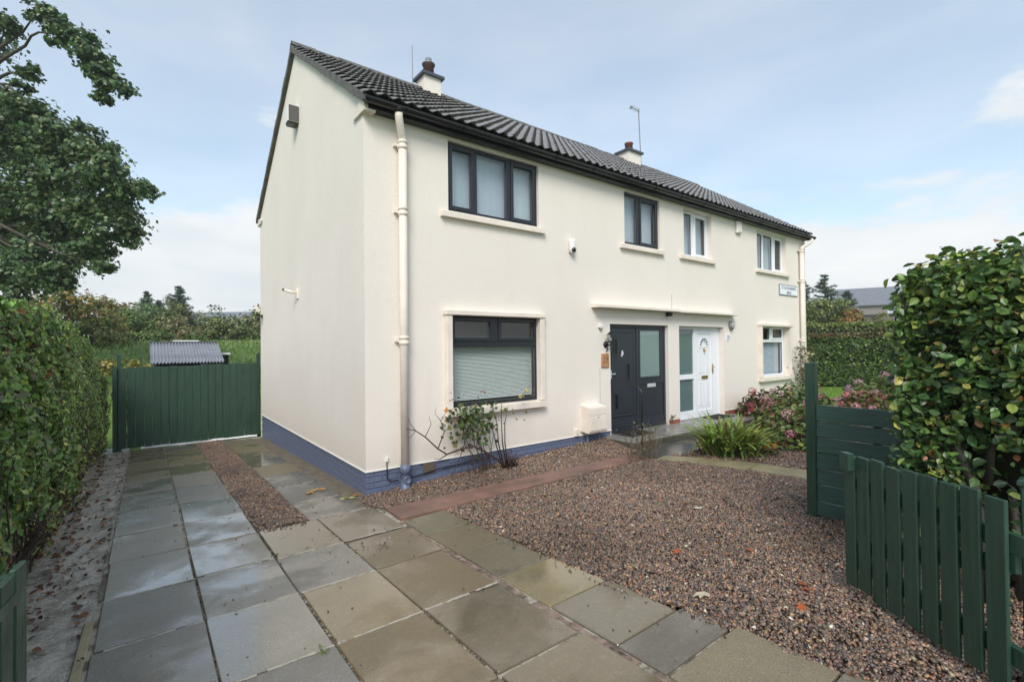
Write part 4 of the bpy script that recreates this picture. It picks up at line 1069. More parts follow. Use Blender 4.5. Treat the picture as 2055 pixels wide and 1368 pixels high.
tag(q.build('roof_tile_field', 'tile', roof, True), kind='stuff')
q = MB(); q.prism([(-0.06, HY, roofz(HY)+0.004), (-0.06, HD+0.18, roofz(HD+0.18)+0.004), (-0.06, HD+0.18, roofz(HD+0.18)+0.045), (-0.06, HY, roofz(HY)+0.045)], (HL+0.12, 0, 0)); q.build('rear_slope', 'tile', roof)
x = -0.07
while x < HL+0.02:
    xe = min(x+0.44, HL+0.07); q = MB(); j = rng.normal(0, .004)
    pr = [(-0.13, -0.075), (-0.115, -0.04), (-0.06, 0.025), (0, 0.055), (0.06, 0.025), (0.115, -0.04), (0.13, -0.075), (0.10, -0.07), (0, 0.03), (-0.10, -0.07)]
    q.prism([(x+0.004, HY+a, roofz(HY)+0.055+b+j) for a, b in pr], (xe-x-0.008, 0, 0)); q.build('ridge_tile', 'ridge', roof); x += 0.44
def chimney(x0, x1, y0, y1, ztop, potmat, cowl):
    mb = MB(); mb.box(x0, x1, y0, y1, 6.6, ztop-0.09); ch = mb.build('chimney', 'render', house)
    mb = MB(); ov = 0.065; A = (x0-ov, x1+ov, y0-ov, y1+ov); zc = ztop-0.09
    mb.box(A[0], A[1], A[2], A[3], zc, zc+0.06)
    cx, cy = (x0+x1)/2, (y0+y1)/2
    b = [(A[0],A[2],zc+.06),(A[1],A[2],zc+.06),(A[1],A[3],zc+.06),(A[0],A[3],zc+.06)]; t = [(cx+(p[0]-cx)*.45, cy+(p[1]-cy)*.45, zc+.13) for p in b]
    mb.add(b+t, [(4,5,6,7),(0,1,5,4),(1,2,6,5),(2,3,7,6),(3,0,4,7)]); mb.build('cope', 'cope', ch)
    mb = MB(); mb.lathe((cx, cy, zc+.11), [(0.125, 0), (0.115, 0.20), (0.135, 0.21), (0.135, 0.25), (0.10, 0.25)], 16); mb.build('chimney_pot', potmat, ch, True)
    if cowl:
        mb = MB(); mb.lathe((cx, cy, zc+.36), [(0.15, -0.005), (0.15, 0.012), (0.075, 0.03), (0.075, 0.13), (0.05, 0.15)], 16); mb.build('flue_cap', 'grey_metal', ch, True)
    return ch
chimney(2.62, 3.03, 3.35, 3.73, 7.70, 'terracotta_d', True)['label'] = 'cream chimney with sooty pot and metal cap'
chimney(9.50, 10.10, 3.30, 3.75, 7.66, 'terracotta', False)['label'] = 'cream chimney with one red pot'

# ================================================================== things fixed to the house
def lettering(txt, x, y, z, size, mats, parent, name='lettering', ext=0.0015, align='CENTER'):
    cu = bpy.data.curves.new('t', 'FONT'); cu.body = txt; cu.size = size; cu.extrude = ext; cu.align_x = align; cu.align_y = 'CENTER'; cu.resolution_u = 3
    to = bpy.data.objects.new('t', cu); COL.objects.link(to)
    dg = bpy.context.evaluated_depsgraph_get(); me = bpy.data.meshes.new_from_object(to.evaluated_get(dg))
    bpy.data.objects.remove(to)
    me.transform(Matrix.Translation((x, y, z)) @ Matrix.Rotation(math.pi/2, 4, 'X')); me.materials.clear(); me.materials.append(M[mats])
    o = bpy.data.objects.new(name, me); link(o, parent); return o
t = thing('street_sign', (12.41, -0.015, 2.97), 'white street name sign with grey border high on the front wall', 'street sign')
mb = MB(); mb.cbox(11.82, 13.0, -0.022, 0.001, 2.96, 3.28, 0.006); mb.build('sign_border', 'sign_grey', t)
mb = MB(); mb.box(11.85, 12.97, -0.0255, -0.0225, 2.99, 3.25); mb.build('sign_plate', 'sign_white', t)
lettering("ST KATHARINE'S", 12.41, -0.027, 3.175, 0.125, 'ink', t); lettering('BRAE', 12.41, -0.027, 3.045, 0.12, 'ink', t)
t = thing('wooden_house_sign', (4.59, -0.01, 1.18), 'varnished wooden house number board beside the dark door', 'house sign')
mb = MB(); mb.cbox(4.485, 4.695, -0.03, 0.001, 1.19, 1.45, 0.008, lambda p: (p[0]+(0.012 if p[0] < 4.5 and p[2] > 1.4 else 0), p[1], p[2])); mb.build('board', 'oak', t)
lettering('27', 4.595, -0.0315, 1.32, 0.15, 'burnt', t)
t = thing('house_number', (9.04, -0.005, 1.69), 'small white house number plate beside the white door', 'house number')
mb = MB(); mb.cbox(8.965, 9.115, -0.014, 0.001, 1.69, 1.84, 0.003); mb.build('plate', 'sign_white', t); lettering('25', 9.04, -0.0155, 1.765, 0.12, 'ink', t)
# wall lantern
t = thing('wall_lantern', (4.62, -0.02, 1.55), 'black carriage lantern on the wall beside the dark door', 'wall lamp')
mb = MB(); mb.lathe((4.62, 0.0, 1.62), [(0.065, 0.0), (0.065, -0.02), (0.03, -0.035)], 14, 'y'); mb.tube([(4.62, -0.03, 1.60), (4.62, -0.05, 1.52), (4.62, -0.02, 1.49)], 0.012, 8)
mb.tube([(4.62, -0.03, 1.62), (4.62, -0.10, 1.60), (4.62, -0.13, 1.62), (4.62, -0.13, 1.65)], 0.011, 8); mb.build('bracket', 'black_metal', t, True)
mb = MB(); mb.lathe((4.62, -0.13, 1.65), [(0.035, 0.0), (0.05, 0.01), (0.05, 0.02)], 6); mb.lathe((4.62, -0.13, 1.80), [(0.085, 0.0), (0.05, 0.03), (0.02, 0.055), (0.012, 0.075)], 6)
for k in range(6):
    a = k*math.pi/3; mb.tube([(4.62+0.048*math.cos(a), -0.13+0.048*math.sin(a), 1.665), (4.62+0.072*math.cos(a), -0.13+0.072*math.sin(a), 1.80)], 0.004, 4)
mb.build('cage', 'black_metal', t); mb = MB(); mb.lathe((4.62, -0.13, 1.67), [(0.042, 0), (0.064, 0.13)], 6); mb.build('glass', 'glass', t)
mb = MB(); mb.lathe((4.62, -0.13, 1.67), [(0.012, 0), (0.024, 0.03), (0.022, 0.06), (0.008, 0.085)], 8); mb.build('bulb', 'lamp_glass', t, True)
t = thing('bulkhead_lamp', (9.17, -0.03, 1.94), 'grey oval bulkhead lamp beside the white door', 'wall lamp')
mb = MB(); mb.lathe((0, 0, 0), [(0.115, 0.0), (0.115, -0.05), (0.10, -0.06)], 18, 'y'); mb.v = [(9.17+p[0]*0.78, p[1], 2.055+p[2]) for p in mb.v]; mb.build('housing', 'grey_metal', t, True)
mb = MB(); mb.lathe((0, 0, 0), [(0.09, -0.058), (0.08, -0.085), (0.04, -0.10)], 18, 'y'); mb.v = [(9.17+p[0]*0.78, p[1], 2.055+p[2]) for p in mb.v]; mb.build('lens', 'lamp_glass', t, True)
# front security camera
t = thing('security_camera', (3.73, -0.05, 3.23), 'white rounded security camera on the front wall between the upper windows', 'camera')
mb = MB(); mb.lathe((0, 0, 0), [(0.03, -0.135), (0.062, -0.11), (0.070, -0.06), (0.070, 0.07), (0.062, 0.105), (0.03, 0.125)], 16); mb.v = [(3.73+p[0], -0.055+p[1]*0.8, 3.365+p[2]) for p in mb.v]; mb.build('camera_body', 'white_plastic', t, True)
mb = MB(); mb.lathe((3.72, -0.085, 3.285), [(0.045, 0.02), (0.043, -0.028), (0.02, -0.045)], 12, 'y'); mb.build('lens', 'black_pvc', t, True)
t = thing('alarm_box', (9.58, -0.03, 4.38), 'white alarm box high under the gutter on the front wall', 'alarm box')
mb = MB(); mb.cbox(9.47, 9.70, -0.075, 0.001, 4.37, 4.68, 0.02); mb.build('case', 'white_plastic', t); mb = MB(); mb.cbox(9.50, 9.67, -0.083, -0.074, 4.40, 4.65, 0.006); mb.build('cover', 'trim', t)
t = thing('door_sensor', (4.46, -0.02, 1.92), 'small white sensor box on the wall above the lantern', 'sensor')
mb = MB(); mb.cbox(4.415, 4.515, -0.05, 0.001, 1.93, 2.01, 0.008); mb.build('case', 'white_plastic', t); mb = MB(); mb.lathe((4.465, -0.03, 1.93), [(0.03, 0.0), (0.024, -0.03), (0.01, -0.045)], 10); mb.build('sensor_eye', 'grey_metal', t, True)
t = thing('porch_camera', (6.55, -0.07, 2.2), 'small black camera under the canopy between the doors', 'camera')
mb = MB(); mb.cbox(6.52, 6.585, -0.13, 0.001, 2.20, 2.285, 0.012); mb.build('case', 'black_pvc', t); mb = MB(); mb.lathe((6.55, -0.13, 2.235), [(0.022, 0.004), (0.02, -0.012)], 10, 'y'); mb.build('lens', 'black_metal', t)
# meter box
t = thing('meter_box', (4.17, -0.1, 0.03), 'cream utility meter box low on the wall left of the doors', 'meter box')
mb = MB(); mb.prism([(3.93, 0.001, 0.07), (3.93, -0.19, 0.045), (3.93, -0.21, 0.08), (3.93, -0.205, 0.50), (3.93, 0.001, 0.535)], (0.47, 0, 0)); mb.build('case', 'trim', t)
mb = MB(); mb.cbox(3.955, 4.375, -0.2175, -0.2065, 0.095, 0.345, 0.004); mb.cbox(3.955, 4.375, -0.2155, -0.2045, 0.357, 0.485, 0.004); mb.build('door', 'trim', t)
mb = MB(); mb.lathe((4.165, -0.2175, 0.325), [(0.012, 0.002), (0.012, -0.006)], 8, 'y'); mb.build('lock', 'grey_metal', t)
MB().tube([(4.02, -0.08, 0.07), (4.02, -0.08, -0.18)], 0.02, 8).build('supply_pipe', 'plinth', t); MB().tube([(4.33, -0.08, 0.07), (4.33, -0.08, -0.17)], 0.014, 8).build('supply_pipe', 'plinth', t)
t = thing('cable_box', (3.80, -0.02, 0.0), 'small cream cable box low on the wall beside the meter box', 'cable box')
mb = MB(); mb.cbox(3.755, 3.855, -0.045, 0.001, 0.0, 0.13, 0.006); mb.build('case', 'trim', t); mb = MB(); mb.lathe((3.80, -0.045, 0.045), [(0.01, 0.002), (0.01, -0.004)], 8, 'y'); mb.build('screw', 'grey_metal', t)
mb = MB(); mb.box(4.452, 4.456, -0.0025, 0.002, 0.56, 1.17); mb.build('wall_crack', 'mortar', house)
# cable by the corner
t = thing('wall_cable', (0.32, -0.015, -0.2), 'black cable running from the cream wall down across the blue plinth', 'cable')
mb = MB(); mb.tube([(0.28, -0.012, 0.10), (0.285, -0.012, -0.02), (0.285, -0.012, -0.12), (0.31, -0.012, -0.165), (0.36, -0.012, -0.175), (0.44, -0.012, -0.175)], 0.007, 6)
mb.tube([(0.57, -0.010, -0.178), (0.75, -0.010, -0.165), (1.05, -0.012, -0.125), (1.35, -0.012, -0.115), (1.75, -0.014, -0.095), (1.95, -0.02, -0.10)], 0.008, 6); mb.build('cord', 'cable', t, True)
mb = MB(); mb.cbox(0.262, 0.298, -0.03, 0.001, 0.09, 0.155, 0.005); mb.build('entry_cover', 'white_plastic', t)
# gable fittings
t = thing('gable_box', (-0.1, 3.38, 5.74), 'white and grey wooden box fixed high on the gable', 'bat box')
mb = MB(); mb.cbox(-0.19, 0.001, 3.27, 3.50, 5.78, 6.08, 0.006); mb.build('box_body', 'white_plastic', t)
mb = MB(); mb.cbox(-0.178, -0.006, 3.255, 3.269, 5.79, 6.07, 0.003); mb.build('side_board', 'weathered', t)
mb = MB(); mb.cbox(-0.175, -0.015, 3.28, 3.49, 5.742, 5.779, 0.004); mb.build('base_board', 'black_pvc', t)
t = thing('gable_camera', (-0.05, 3.45, 2.6), 'cream bullet camera on a bracket halfway up the gable', 'camera')
mb = MB(); mb.cbox(-0.03, 0.001, 3.36, 3.46, 2.53, 2.72, 0.006); mb.tube([(-0.02, 3.42, 2.66), (-0.10, 3.42, 2.64), (-0.11, 3.44, 2.66)], 0.016, 8); mb.build('bracket', 'trim', t)
mb = MB(); mb.tube([(-0.08, 3.38, 2.64), (-0.21, 3.53, 2.70)], 0.023, 10); mb.build('camera_tube', 'trim', t, True); mb = MB(); mb.tube([(-0.209, 3.529, 2.6995), (-0.228, 3.551, 2.708)], 0.025, 10); mb.build('lens_hood', 'black_pvc', t)
t = thing('gable_floodlight', (-0.06, 6.84, 2.35), 'small black floodlight at the rear corner of the gable', 'floodlight')
mb = MB(); mb.cbox(-0.03, 0.001, 6.80, 6.88, 2.36, 2.44, 0.004); mb.tube([(-0.02, 6.84, 2.40), (-0.10, 6.84, 2.42)], 0.014, 6); mb.build('bracket', 'black_pvc', t)
mb = MB(); mb.cbox(-0.16, -0.06, 6.76, 6.92, 2.40, 2.46, 0.008); mb.cbox(-0.13, -0.06, 6.79, 6.86, 2.30, 2.37, 0.01); mb.build('lamp_head', 'black_pvc', t)
# aerials
t = thing('lightning_rod', (2.76, 4.2, 6.9), 'thin grey rod rising behind the near chimney', 'aerial')
mb = MB(); mb.tube([(2.75, 4.2, roofz(4.2)-0.05), (2.75, 4.2, 8.72)], [0.014, 0.009], 6); mb.build('rod', 'grey_metal', t)
t = thing('tv_aerial', (10.5, 3.62, 7.3), 'tall thin television aerial mast beside the far chimney', 'aerial')
mb = MB(); mb.tube([(10.16, 3.6, 7.5), (10.50, 3.6, 7.5)], 0.018, 6); mb.tube([(10.50, 3.6, 7.42), (10.40, 3.6, 9.22)], 0.018, 6); mb.build('mast', 'grey_metal', t)
mb = MB(); mb.tube([(10.46, 3.6, 9.14), (10.05, 3.6, 9.18)], 0.012, 6)
for k in range(5): mb.tube([(10.34-k*0.07, 3.48, 9.15+0.007*k), (10.34-k*0.07, 3.72, 9.15+0.007*k)], 0.005, 5)
mb.cbox(10.03, 10.06, 3.55, 3.65, 9.14, 9.22, 0.004); mb.build('antenna', 'grey_metal', t)
# handrail
t = thing('handrail', (4.62, -0.74, t1(4.6, -.74)), 'black metal handrail beside the dark door step', 'handrail')
mb = MB(); mb.tube([(4.69, -0.76, -0.24), (4.69, -0.76, 0.74), (4.69, -0.74, 0.80), (4.70, -0.67, 0.86), (4.71, -0.58, 0.885), (4.775, 0.02, 0.93), (4.775, 0.078, 0.93)], 0.017, 10); mb.build('rail', 'black_metal', t, True)
mb = MB(); mb.lathe((4.775, 0.076, 0.93), [(0.022, 0.0), (0.022, -0.008)], 12, 'y'); mb.build('wall_plate', 'black_metal', t)
for (x0, x1, y0, y1, lab) in ((4.86, 5.55, -0.40, 0.04, 'black ribbed doormat before the dark grey door'), (7.95, 8.75, -0.30, 0.09, 'black ribbed doormat before the white door')):
    t = thing('doormat', ((x0+x1)/2, (y0+y1)/2, -0.095), lab, 'doormat')
    mb = MB(); mb.cbox(x0, x1, y0, y1, -0.095, -0.08, 0.005); mb.build('mat_base', 'mat', t)
    mb = MB(); k = 9
    for i in range(k): a = x0+0.03+(x1-x0-0.06)*i/k; mb.cbox(a, a+(x1-x0-0.06)/k*0.6, y0+0.03, y1-0.03, -0.0805, -0.072, 0.003)
    mb.build('ribs', 'mat', t)
t = thing('ivy_sprig', (6.72, -0.02, 0.0), 'small green sprig growing at the pillar foot between the doors', 'plant')
P = np.array([6.66, -0.02, 0.04])+rng.normal(0, 1, (26, 3))*np.array([.05, .012, .035]); P[:, 2] = np.maximum(P[:, 2], -0.05)
leaves('foliage', P, rng.standard_normal((26, 3))+np.array([0, -1, .5]), 0.04, palette(26, [(.06,.09,.02), (.16,.15,.05)]), 'leaf', t)

# ================================================================== fences and gates
def board_obj(name, parent, a, b, w, th, z0, z1, mats, tilt=0.0, c=0.004):
    """upright board between plan points a,b (its face line), thickness to the left of a->b"""
    a, b = Vector((*a, 0)), Vector((*b, 0)); d = (b-a).normalized(); nrm = Vector((-d.y, d.x, 0)); L = (b-a).length
    def fn(p):
        q = a+d*p[0]+nrm*p[1]; return (q.x+tilt*d.x*(p[2]-z0), q.y+tilt*d.y*(p[2]-z0), p[2])
    return MB().cbox(0, L, 0, th, z0, z1, c, fn).build(name, mats, parent)
# back gate of close vertical boards
yb = 7.30
t = thing('driveway_back_gate', (-1.35, yb, t1(-1.35, yb)), 'dark green close boarded double gate across the end of the driveway', 'gate')
x = -2.74; i = 0
while x < -0.01:
    w = 0.148; xe = min(x+w, 0.005); zt = 1.24+0.012*rng.normal()*0.5+(0.02 if x > -1.35 else 0)
    board_obj('board', t, (x+0.001, yb+rng.normal(0, .002)), (xe-0.001, yb+rng.normal(0, .002)), w, 0.02, t1(x, yb)+0.035+0.02*rng.random(), zt, 'green'); x = xe+(0.001 if i % 5 else 0.006); i += 1
for (a, b) in ((-2.74, -1.36), (-1.34, 0.0)):
    for z in (-0.30, 0.35, 1.0): mb = MB(); mb.cbox(a, b, yb+0.024, yb+0.07, z, z+0.09, 0.005); mb.build('ledge', 'green', t)
for (x, zt) in ((-2.83, 1.26), (-2.76, 1.52), (-0.045, 1.50)):
    mb = MB(); mb.cbox(x, x+0.075, yb+0.075 if x > -2.8 else yb-0.05, yb+0.15 if x > -2.8 else yb+0.02, t1(x, yb)-0.2, zt, 0.005); mb.build('post', 'green', t)
t = thing('white_sheeting', (-0.6, 7.36, t1(-0.6, 7.36)), 'strip of white sheeting lying under the back gate', 'sheeting')
mb = MB(); xs_ = np.linspace(-2.35, -0.06, 24)
for a, b in zip(xs_[:-1], xs_[1:]):
    za, zb2 = t1(a, 7.36)+0.018+0.02*abs(math.sin(a*5))+(0.035 if a > -1.0 else 0), t1(b, 7.36)+0.018+0.02*abs(math.sin(b*5))+(0.035 if b > -1.0 else 0)
    mb.poly([(a, 7.26, t1(a, 7.2)+0.012), (b, 7.26, t1(b, 7.2)+0.012), (b, 7.33, zb2), (a, 7.33, za)]); mb.poly([(a, 7.33, za), (b, 7.33, zb2), (b, 7.6, zb2+0.04), (a, 7.6, za+0.04)])
mb.build('sheet', 'poly', t)
# horizontal boarded side fence by the path
t = thing('garden_fence', (3.07, -4.7, t1(3, -4.7)), 'dark green fence of wide horizontal boards with a tall end post', 'fence')
mb = MB(); mb.cbox(3.02, 3.11, -4.135, -4.045, -0.35, 1.405, 0.006); mb.build('post', 'green', t)
mb = MB(); mb.cbox(3.02, 3.11, -5.36, -5.27, -0.35, 1.10, 0.006); mb.build('post', 'green', t)
z = -0.10; hs = [0.14, 0.165, 0.15, 0.16, 0.155, 0.155, 0.16]
for h in hs:
    j = rng.normal(0, .003)
    MB().cbox(3.035+j, 3.062+j, -5.27, -4.137, z+0.004, z+h-0.004+0.006*(h == 0.16), 0.005, lambda p: (p[0]-(0.010 if p[2] < z+0.03 else 0), p[1], p[2])).build('board', 'green_h', t); z += h
mb = MB(); mb.cbox(3.063, 3.10, -4.66, -4.60, -0.10, 0.99, 0.004); mb.build('batten', 'green', t)
# right hand gate leaf, standing open over the gravel
A = Vector((1.606, -4.833)); Bv = Vector((0.955, -5.715)); d = (Bv-A).normalized(); L = (Bv-A).length
t = thing('driveway_gate', (float(A.x+Bv.x)/2, float(A.y+Bv.y)/2, t1(1.3, -5.3)), 'dark green picket gate leaf standing open across the gravel', 'gate')
npk = 9; pitch = L/npk; pw = pitch-0.022
gn = Vector((-d.y, d.x))       # side away from or toward the camera
if (Vector((EYE.x, EYE.y))-A).dot(gn) > 0: gn = -gn
for i in range(npk):
    a = A+d*(i*pitch); b = a+d*pw; a2, b2 = (a, b)
    o = board_obj('picket', t, b if gn.dot(Vector((-(b-a).y, (b-a).x))) < 0 else a, a if gn.dot(Vector((-(b-a).y, (b-a).x))) < 0 else b, pw, 0.021, -0.055+0.006*rng.normal(), 0.845+0.008*rng.normal(), 'green', 0.003*rng.normal(), 0.004)
def gate_bar(name, a, b, th0, th1, z0, z1, parent, z0b=None, z1b=None):
    mb = MB(); pts = []
    for p, za, zb_ in ((a, z0, z1), (b, z0 if z0b is None else z0b, z1 if z1b is None else z1b)):
        for q in (th0, th1):
            s = p+gn*q; pts += [(s.x, s.y, za), (s.x, s.y, zb_)]
    mb.add(pts, [(0,1,3,2),(4,6,7,5),(0,4,5,1),(2,3,7,6),(1,5,7,3),(0,2,6,4)]); return mb.build(name, 'green', parent)
gate_bar('rail', A+d*0.02, Bv+d*0.10, 0.024, 0.06, 0.60, 0.69, t); gate_bar('rail', A+d*0.02, Bv+d*0.10, 0.024, 0.06, 0.07, 0.16, t)
gate_bar('brace', A+d*0.08, Bv, 0.0245, 0.055, 0.16, 0.25, t, 0.51, 0.60)
mb = MB(); s0 = A+d*0.0; 
gate_bar('latch_block', A+d*0.025, A+d*0.105, -0.045, -0.001, 0.735, 0.85, t)
t = thing('gate_post', (1.105, -5.735, t1(1.1, -5.73)), 'square dark green gate post with chamfered cap before the beech hedge', 'post')
mb = MB(); mb.cbox(1.115, 1.215, -5.835, -5.735, -0.4, 0.90, 0.006); mb.build('shaft', 'green', t)
x0_, x1_, y0_, y1_ = 1.105, 1.225, -5.845, -5.725; mb = MB(); mb.add([(x0_,y0_,.90),(x1_,y0_,.90),(x1_,y1_,.90),(x0_,y1_,.90),(x0_,y0_,.92),(x1_,y0_,.92),(x1_,y1_,.92),(x0_,y1_,.92),(1.165,-5.785,.955)],
                  [(0,3,2,1),(0,1,5,4),(1,2,6,5),(2,3,7,6),(3,0,4,7),(4,5,8),(5,6,8),(6,7,8),(7,4,8)]); mb.build('cap', 'green', t)
# left hand gate leaf, folded back along the hedge
A = Vector((-2.622, -3.62)); Bv = Vector((-2.87, -5.35)); d = (Bv-A).normalized(); L = (Bv-A).length; gn = Vector((d.y, -d.x))
if gn.x > 0: gn = -gn
t = thing('driveway_gate', (-2.7, -4.5, t1(-2.7, -4.5)), 'dark green picket gate leaf folded back against the hedge', 'gate')
npk = 15; pitch = L/npk; pw = pitch-0.02
for i in range(npk):
    a = A+d*(i*pitch); b = a+d*pw
    board_obj('picket', t, a, b, pw, 0.021, -0.15+0.004*rng.normal(), 0.855+0.006*rng.normal(), 'green')
gate_bar('rail', A+d*0.02, Bv, 0.05, 0.09, 0.60, 0.69, t); gate_bar('rail', A+d*0.02, Bv, 0.05, 0.09, 0.0, 0.09, t)
gate_bar('end_stile', A-d*0.012, A+d*0.03, 0.024, 0.05, -0.12, 0.80, t)
gate_bar('latch_bar', A+d*0.10, A+d*0.30, -0.025, -0.004, 0.73, 0.77, t)

# ================================================================== shed
t = thing('garden_shed', (-1.34, 10.4, t1(-1.34, 10.4)), 'dark shed with wet corrugated roof beyond the back gate', 'shed')
mb = MB(); mb.box(-2.08, -0.60, 9.68, 11.15, -0.8, 1.18); mb.prism([(-2.08, 9.68, 1.18), (-2.08, 11.15, 1.18), (-2.08, 11.15, 1.66)], (1.48, 0, 0)); mb.build('shed_wall', 'shed_wall', t)
NCW = 22; wv = 1.66/NCW
for s, (v0, v1, lift) in enumerate(((0.0, 0.36, 0.0), (0.30, 1.0, 0.012))):
    mb = MB(); k = NCW*6; vs = []
    for v in (v0, v1):
        for i in range(k+1):
            x = -2.17+1.66*i/k; h = 0.026*math.cos(2*math.pi*i/6.0)
            vs.append((x, 9.50+1.70*v, 1.245+0.555*v+h+0.02+lift))
    mb.add(vs, [(i, i+1, k+2+i, k+1+i) for i in range(k)]); mb.build('roof_sheet', 'zinc', t, True)
mb = MB(); mb.cbox(-2.18, -0.50, 11.14, 11.30, 1.80, 1.86, 0.006); mb.build('ridge_board', 'cope', t)
mb = MB(); mb.box(-1.62, -0.98, 11.25, 11.7, 1.86, 1.895); mb.build('roof_light', 'poly', t)
t = thing('cold_frame', (-0.3, 11.3, t1(-.3, 11.3)), 'small white topped box standing beside the shed', 'box')
mb = MB(); mb.cbox(-0.48, -0.20, 11.2, 11.6, -0.6, 1.44, 0.01); mb.build('box_body', 'shed_wall', t); mb = MB(); mb.cbox(-0.52, -0.16, 11.1, 11.65, 1.44, 1.50, 0.01); mb.build('lid', 'poly', t)

# ================================================================== hedges
def wob(a, b, s=1.0):
    return (np.sin(a*2.1*s+b*1.3*s)*np.sin(b*2.7*s-a*0.8*s)+0.6*np.sin(a*5.3*s+1.7)*np.sin(b*4.9*s+0.4)+0.35*np.sin(a*11.7*s+b*9.1*s))/1.95
# ---- left hedge
def lh_top(y): return 2.02-0.05*smooth01((y-1.5)/3.0)-0.55*smooth01((y-3.6)/4.2)+0.05*np.sin(y*1.9)+0.03*np.sin(y*5.3)
def lh_face(y, t):           # x of the face at height fraction t
    return -2.93-0.10*(1-t)*np.exp(-((t-0.0)/0.25)**2)-0.22*t**3+0.03*np.sin(y*1.3)
t = thing('garden_hedge', (-3.4, 2.2, t1(-3.4, 2.2)), 'tall shaggy mixed green hedge along the left of the driveway', 'hedge')
n = 72000
y = rng.uniform(-3.9, 7.9, n); s = rng.random(n)
topm = s > 0.80
tt = np.where(topm, 1.0, s/0.80); h0 = T(-3.0, y); H = lh_top(y)
dep = np.abs(rng.normal(0, 0.075, n)); bulge = 0.13*wob(y, tt*2.2)+0.07*wob(y*3.1, tt*6.0)
zf = h0+0.02+(H-h0)*tt
xf = lh_face(y, tt)-dep+bulge
xt = -3.15-rng.random(n)*0.9; zt = H-dep*0.8+0.08*wob(y*1.7, xt*2.0)+0.10*np.sqrt(np.clip((-xt-3.15)*2, 0, 1))*0.4
P = np.stack([np.where(topm, xt, xf), y, np.where(topm, zt, zf)], 1)
# thin the foot and let gaps open
keep = (rng.random(n) < np.where(tt < 0.14, 0.40, 1.0)) & (rng.random(n) < 0.55+0.9*(wob(y*1.9, tt*4.2)+0.75))
P, tt, y = P[keep], tt[keep], y[keep]; topm = topm[keep]
N = np.where(topm[:, None], np.array([[0.2, 0, 1.0]]), np.array([[1.0, -0.25, 0.35]]))+rng.normal(0, 0.55, (len(P), 3))
c1 = palette(len(P), [(0.136,0.263,0.055,3), (0.199,0.342,0.077,3), (0.080,0.156,0.045,2.2), (0.303,0.414,0.096,1.8), (0.478,0.510,0.143,0.8), (0.176,0.199,0.096,1)])
br = palette(len(P), [(.16,.065,.028), (.10,.052,.03), (.22,.11,.04), (.06,.045,.02)])
zone = wob(y*0.6+2, tt*1.3, 1.3)
isb = rng.random(len(P)) < np.where(tt < 0.2, 0.42, 0.05)+0.06*(zone > 0.35)
c1 = np.where(isb[:, None], br, c1)*np.where(zone > 0.1, 1.05, 0.92)[:, None]
big = (rng.random(len(P)) < 0.25) & (y < 2.0)
leaves('foliage', P, N, np.where(big, 0.070, 0.043)*(0.65+0.7*rng.random(len(P))), c1, 'leaf_wet', t, 'oval')
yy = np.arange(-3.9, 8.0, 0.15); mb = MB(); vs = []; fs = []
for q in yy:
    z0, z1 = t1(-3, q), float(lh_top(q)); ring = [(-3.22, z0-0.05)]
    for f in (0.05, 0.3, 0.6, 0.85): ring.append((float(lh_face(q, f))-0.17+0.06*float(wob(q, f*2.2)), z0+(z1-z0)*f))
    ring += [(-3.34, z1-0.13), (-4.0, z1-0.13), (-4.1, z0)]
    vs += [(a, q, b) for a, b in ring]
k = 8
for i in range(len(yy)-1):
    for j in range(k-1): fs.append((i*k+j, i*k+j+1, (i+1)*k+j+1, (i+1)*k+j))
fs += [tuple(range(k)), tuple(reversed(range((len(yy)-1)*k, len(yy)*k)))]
mb.add(vs, fs); mb.build('blocker_core', 'core', t)  # solid dark core added so light cannot shine through the leaves
mb = MB()
for i in range(150):
    q = rng.uniform(-3.4, 7.5); z0 = t1(-3, q); a = Vector((-3.05-0.1*rng.random(), q, z0)); b = Vector((float(lh_face(q, .5))+rng.normal(0, .06), q+rng.normal(0, .25), z0+rng.uniform(.3, 1.5)))
    limb(mb, a, b, 0.010, 0.003, 0.12, 4, 5)
mb.build('stems', 'twig', t)

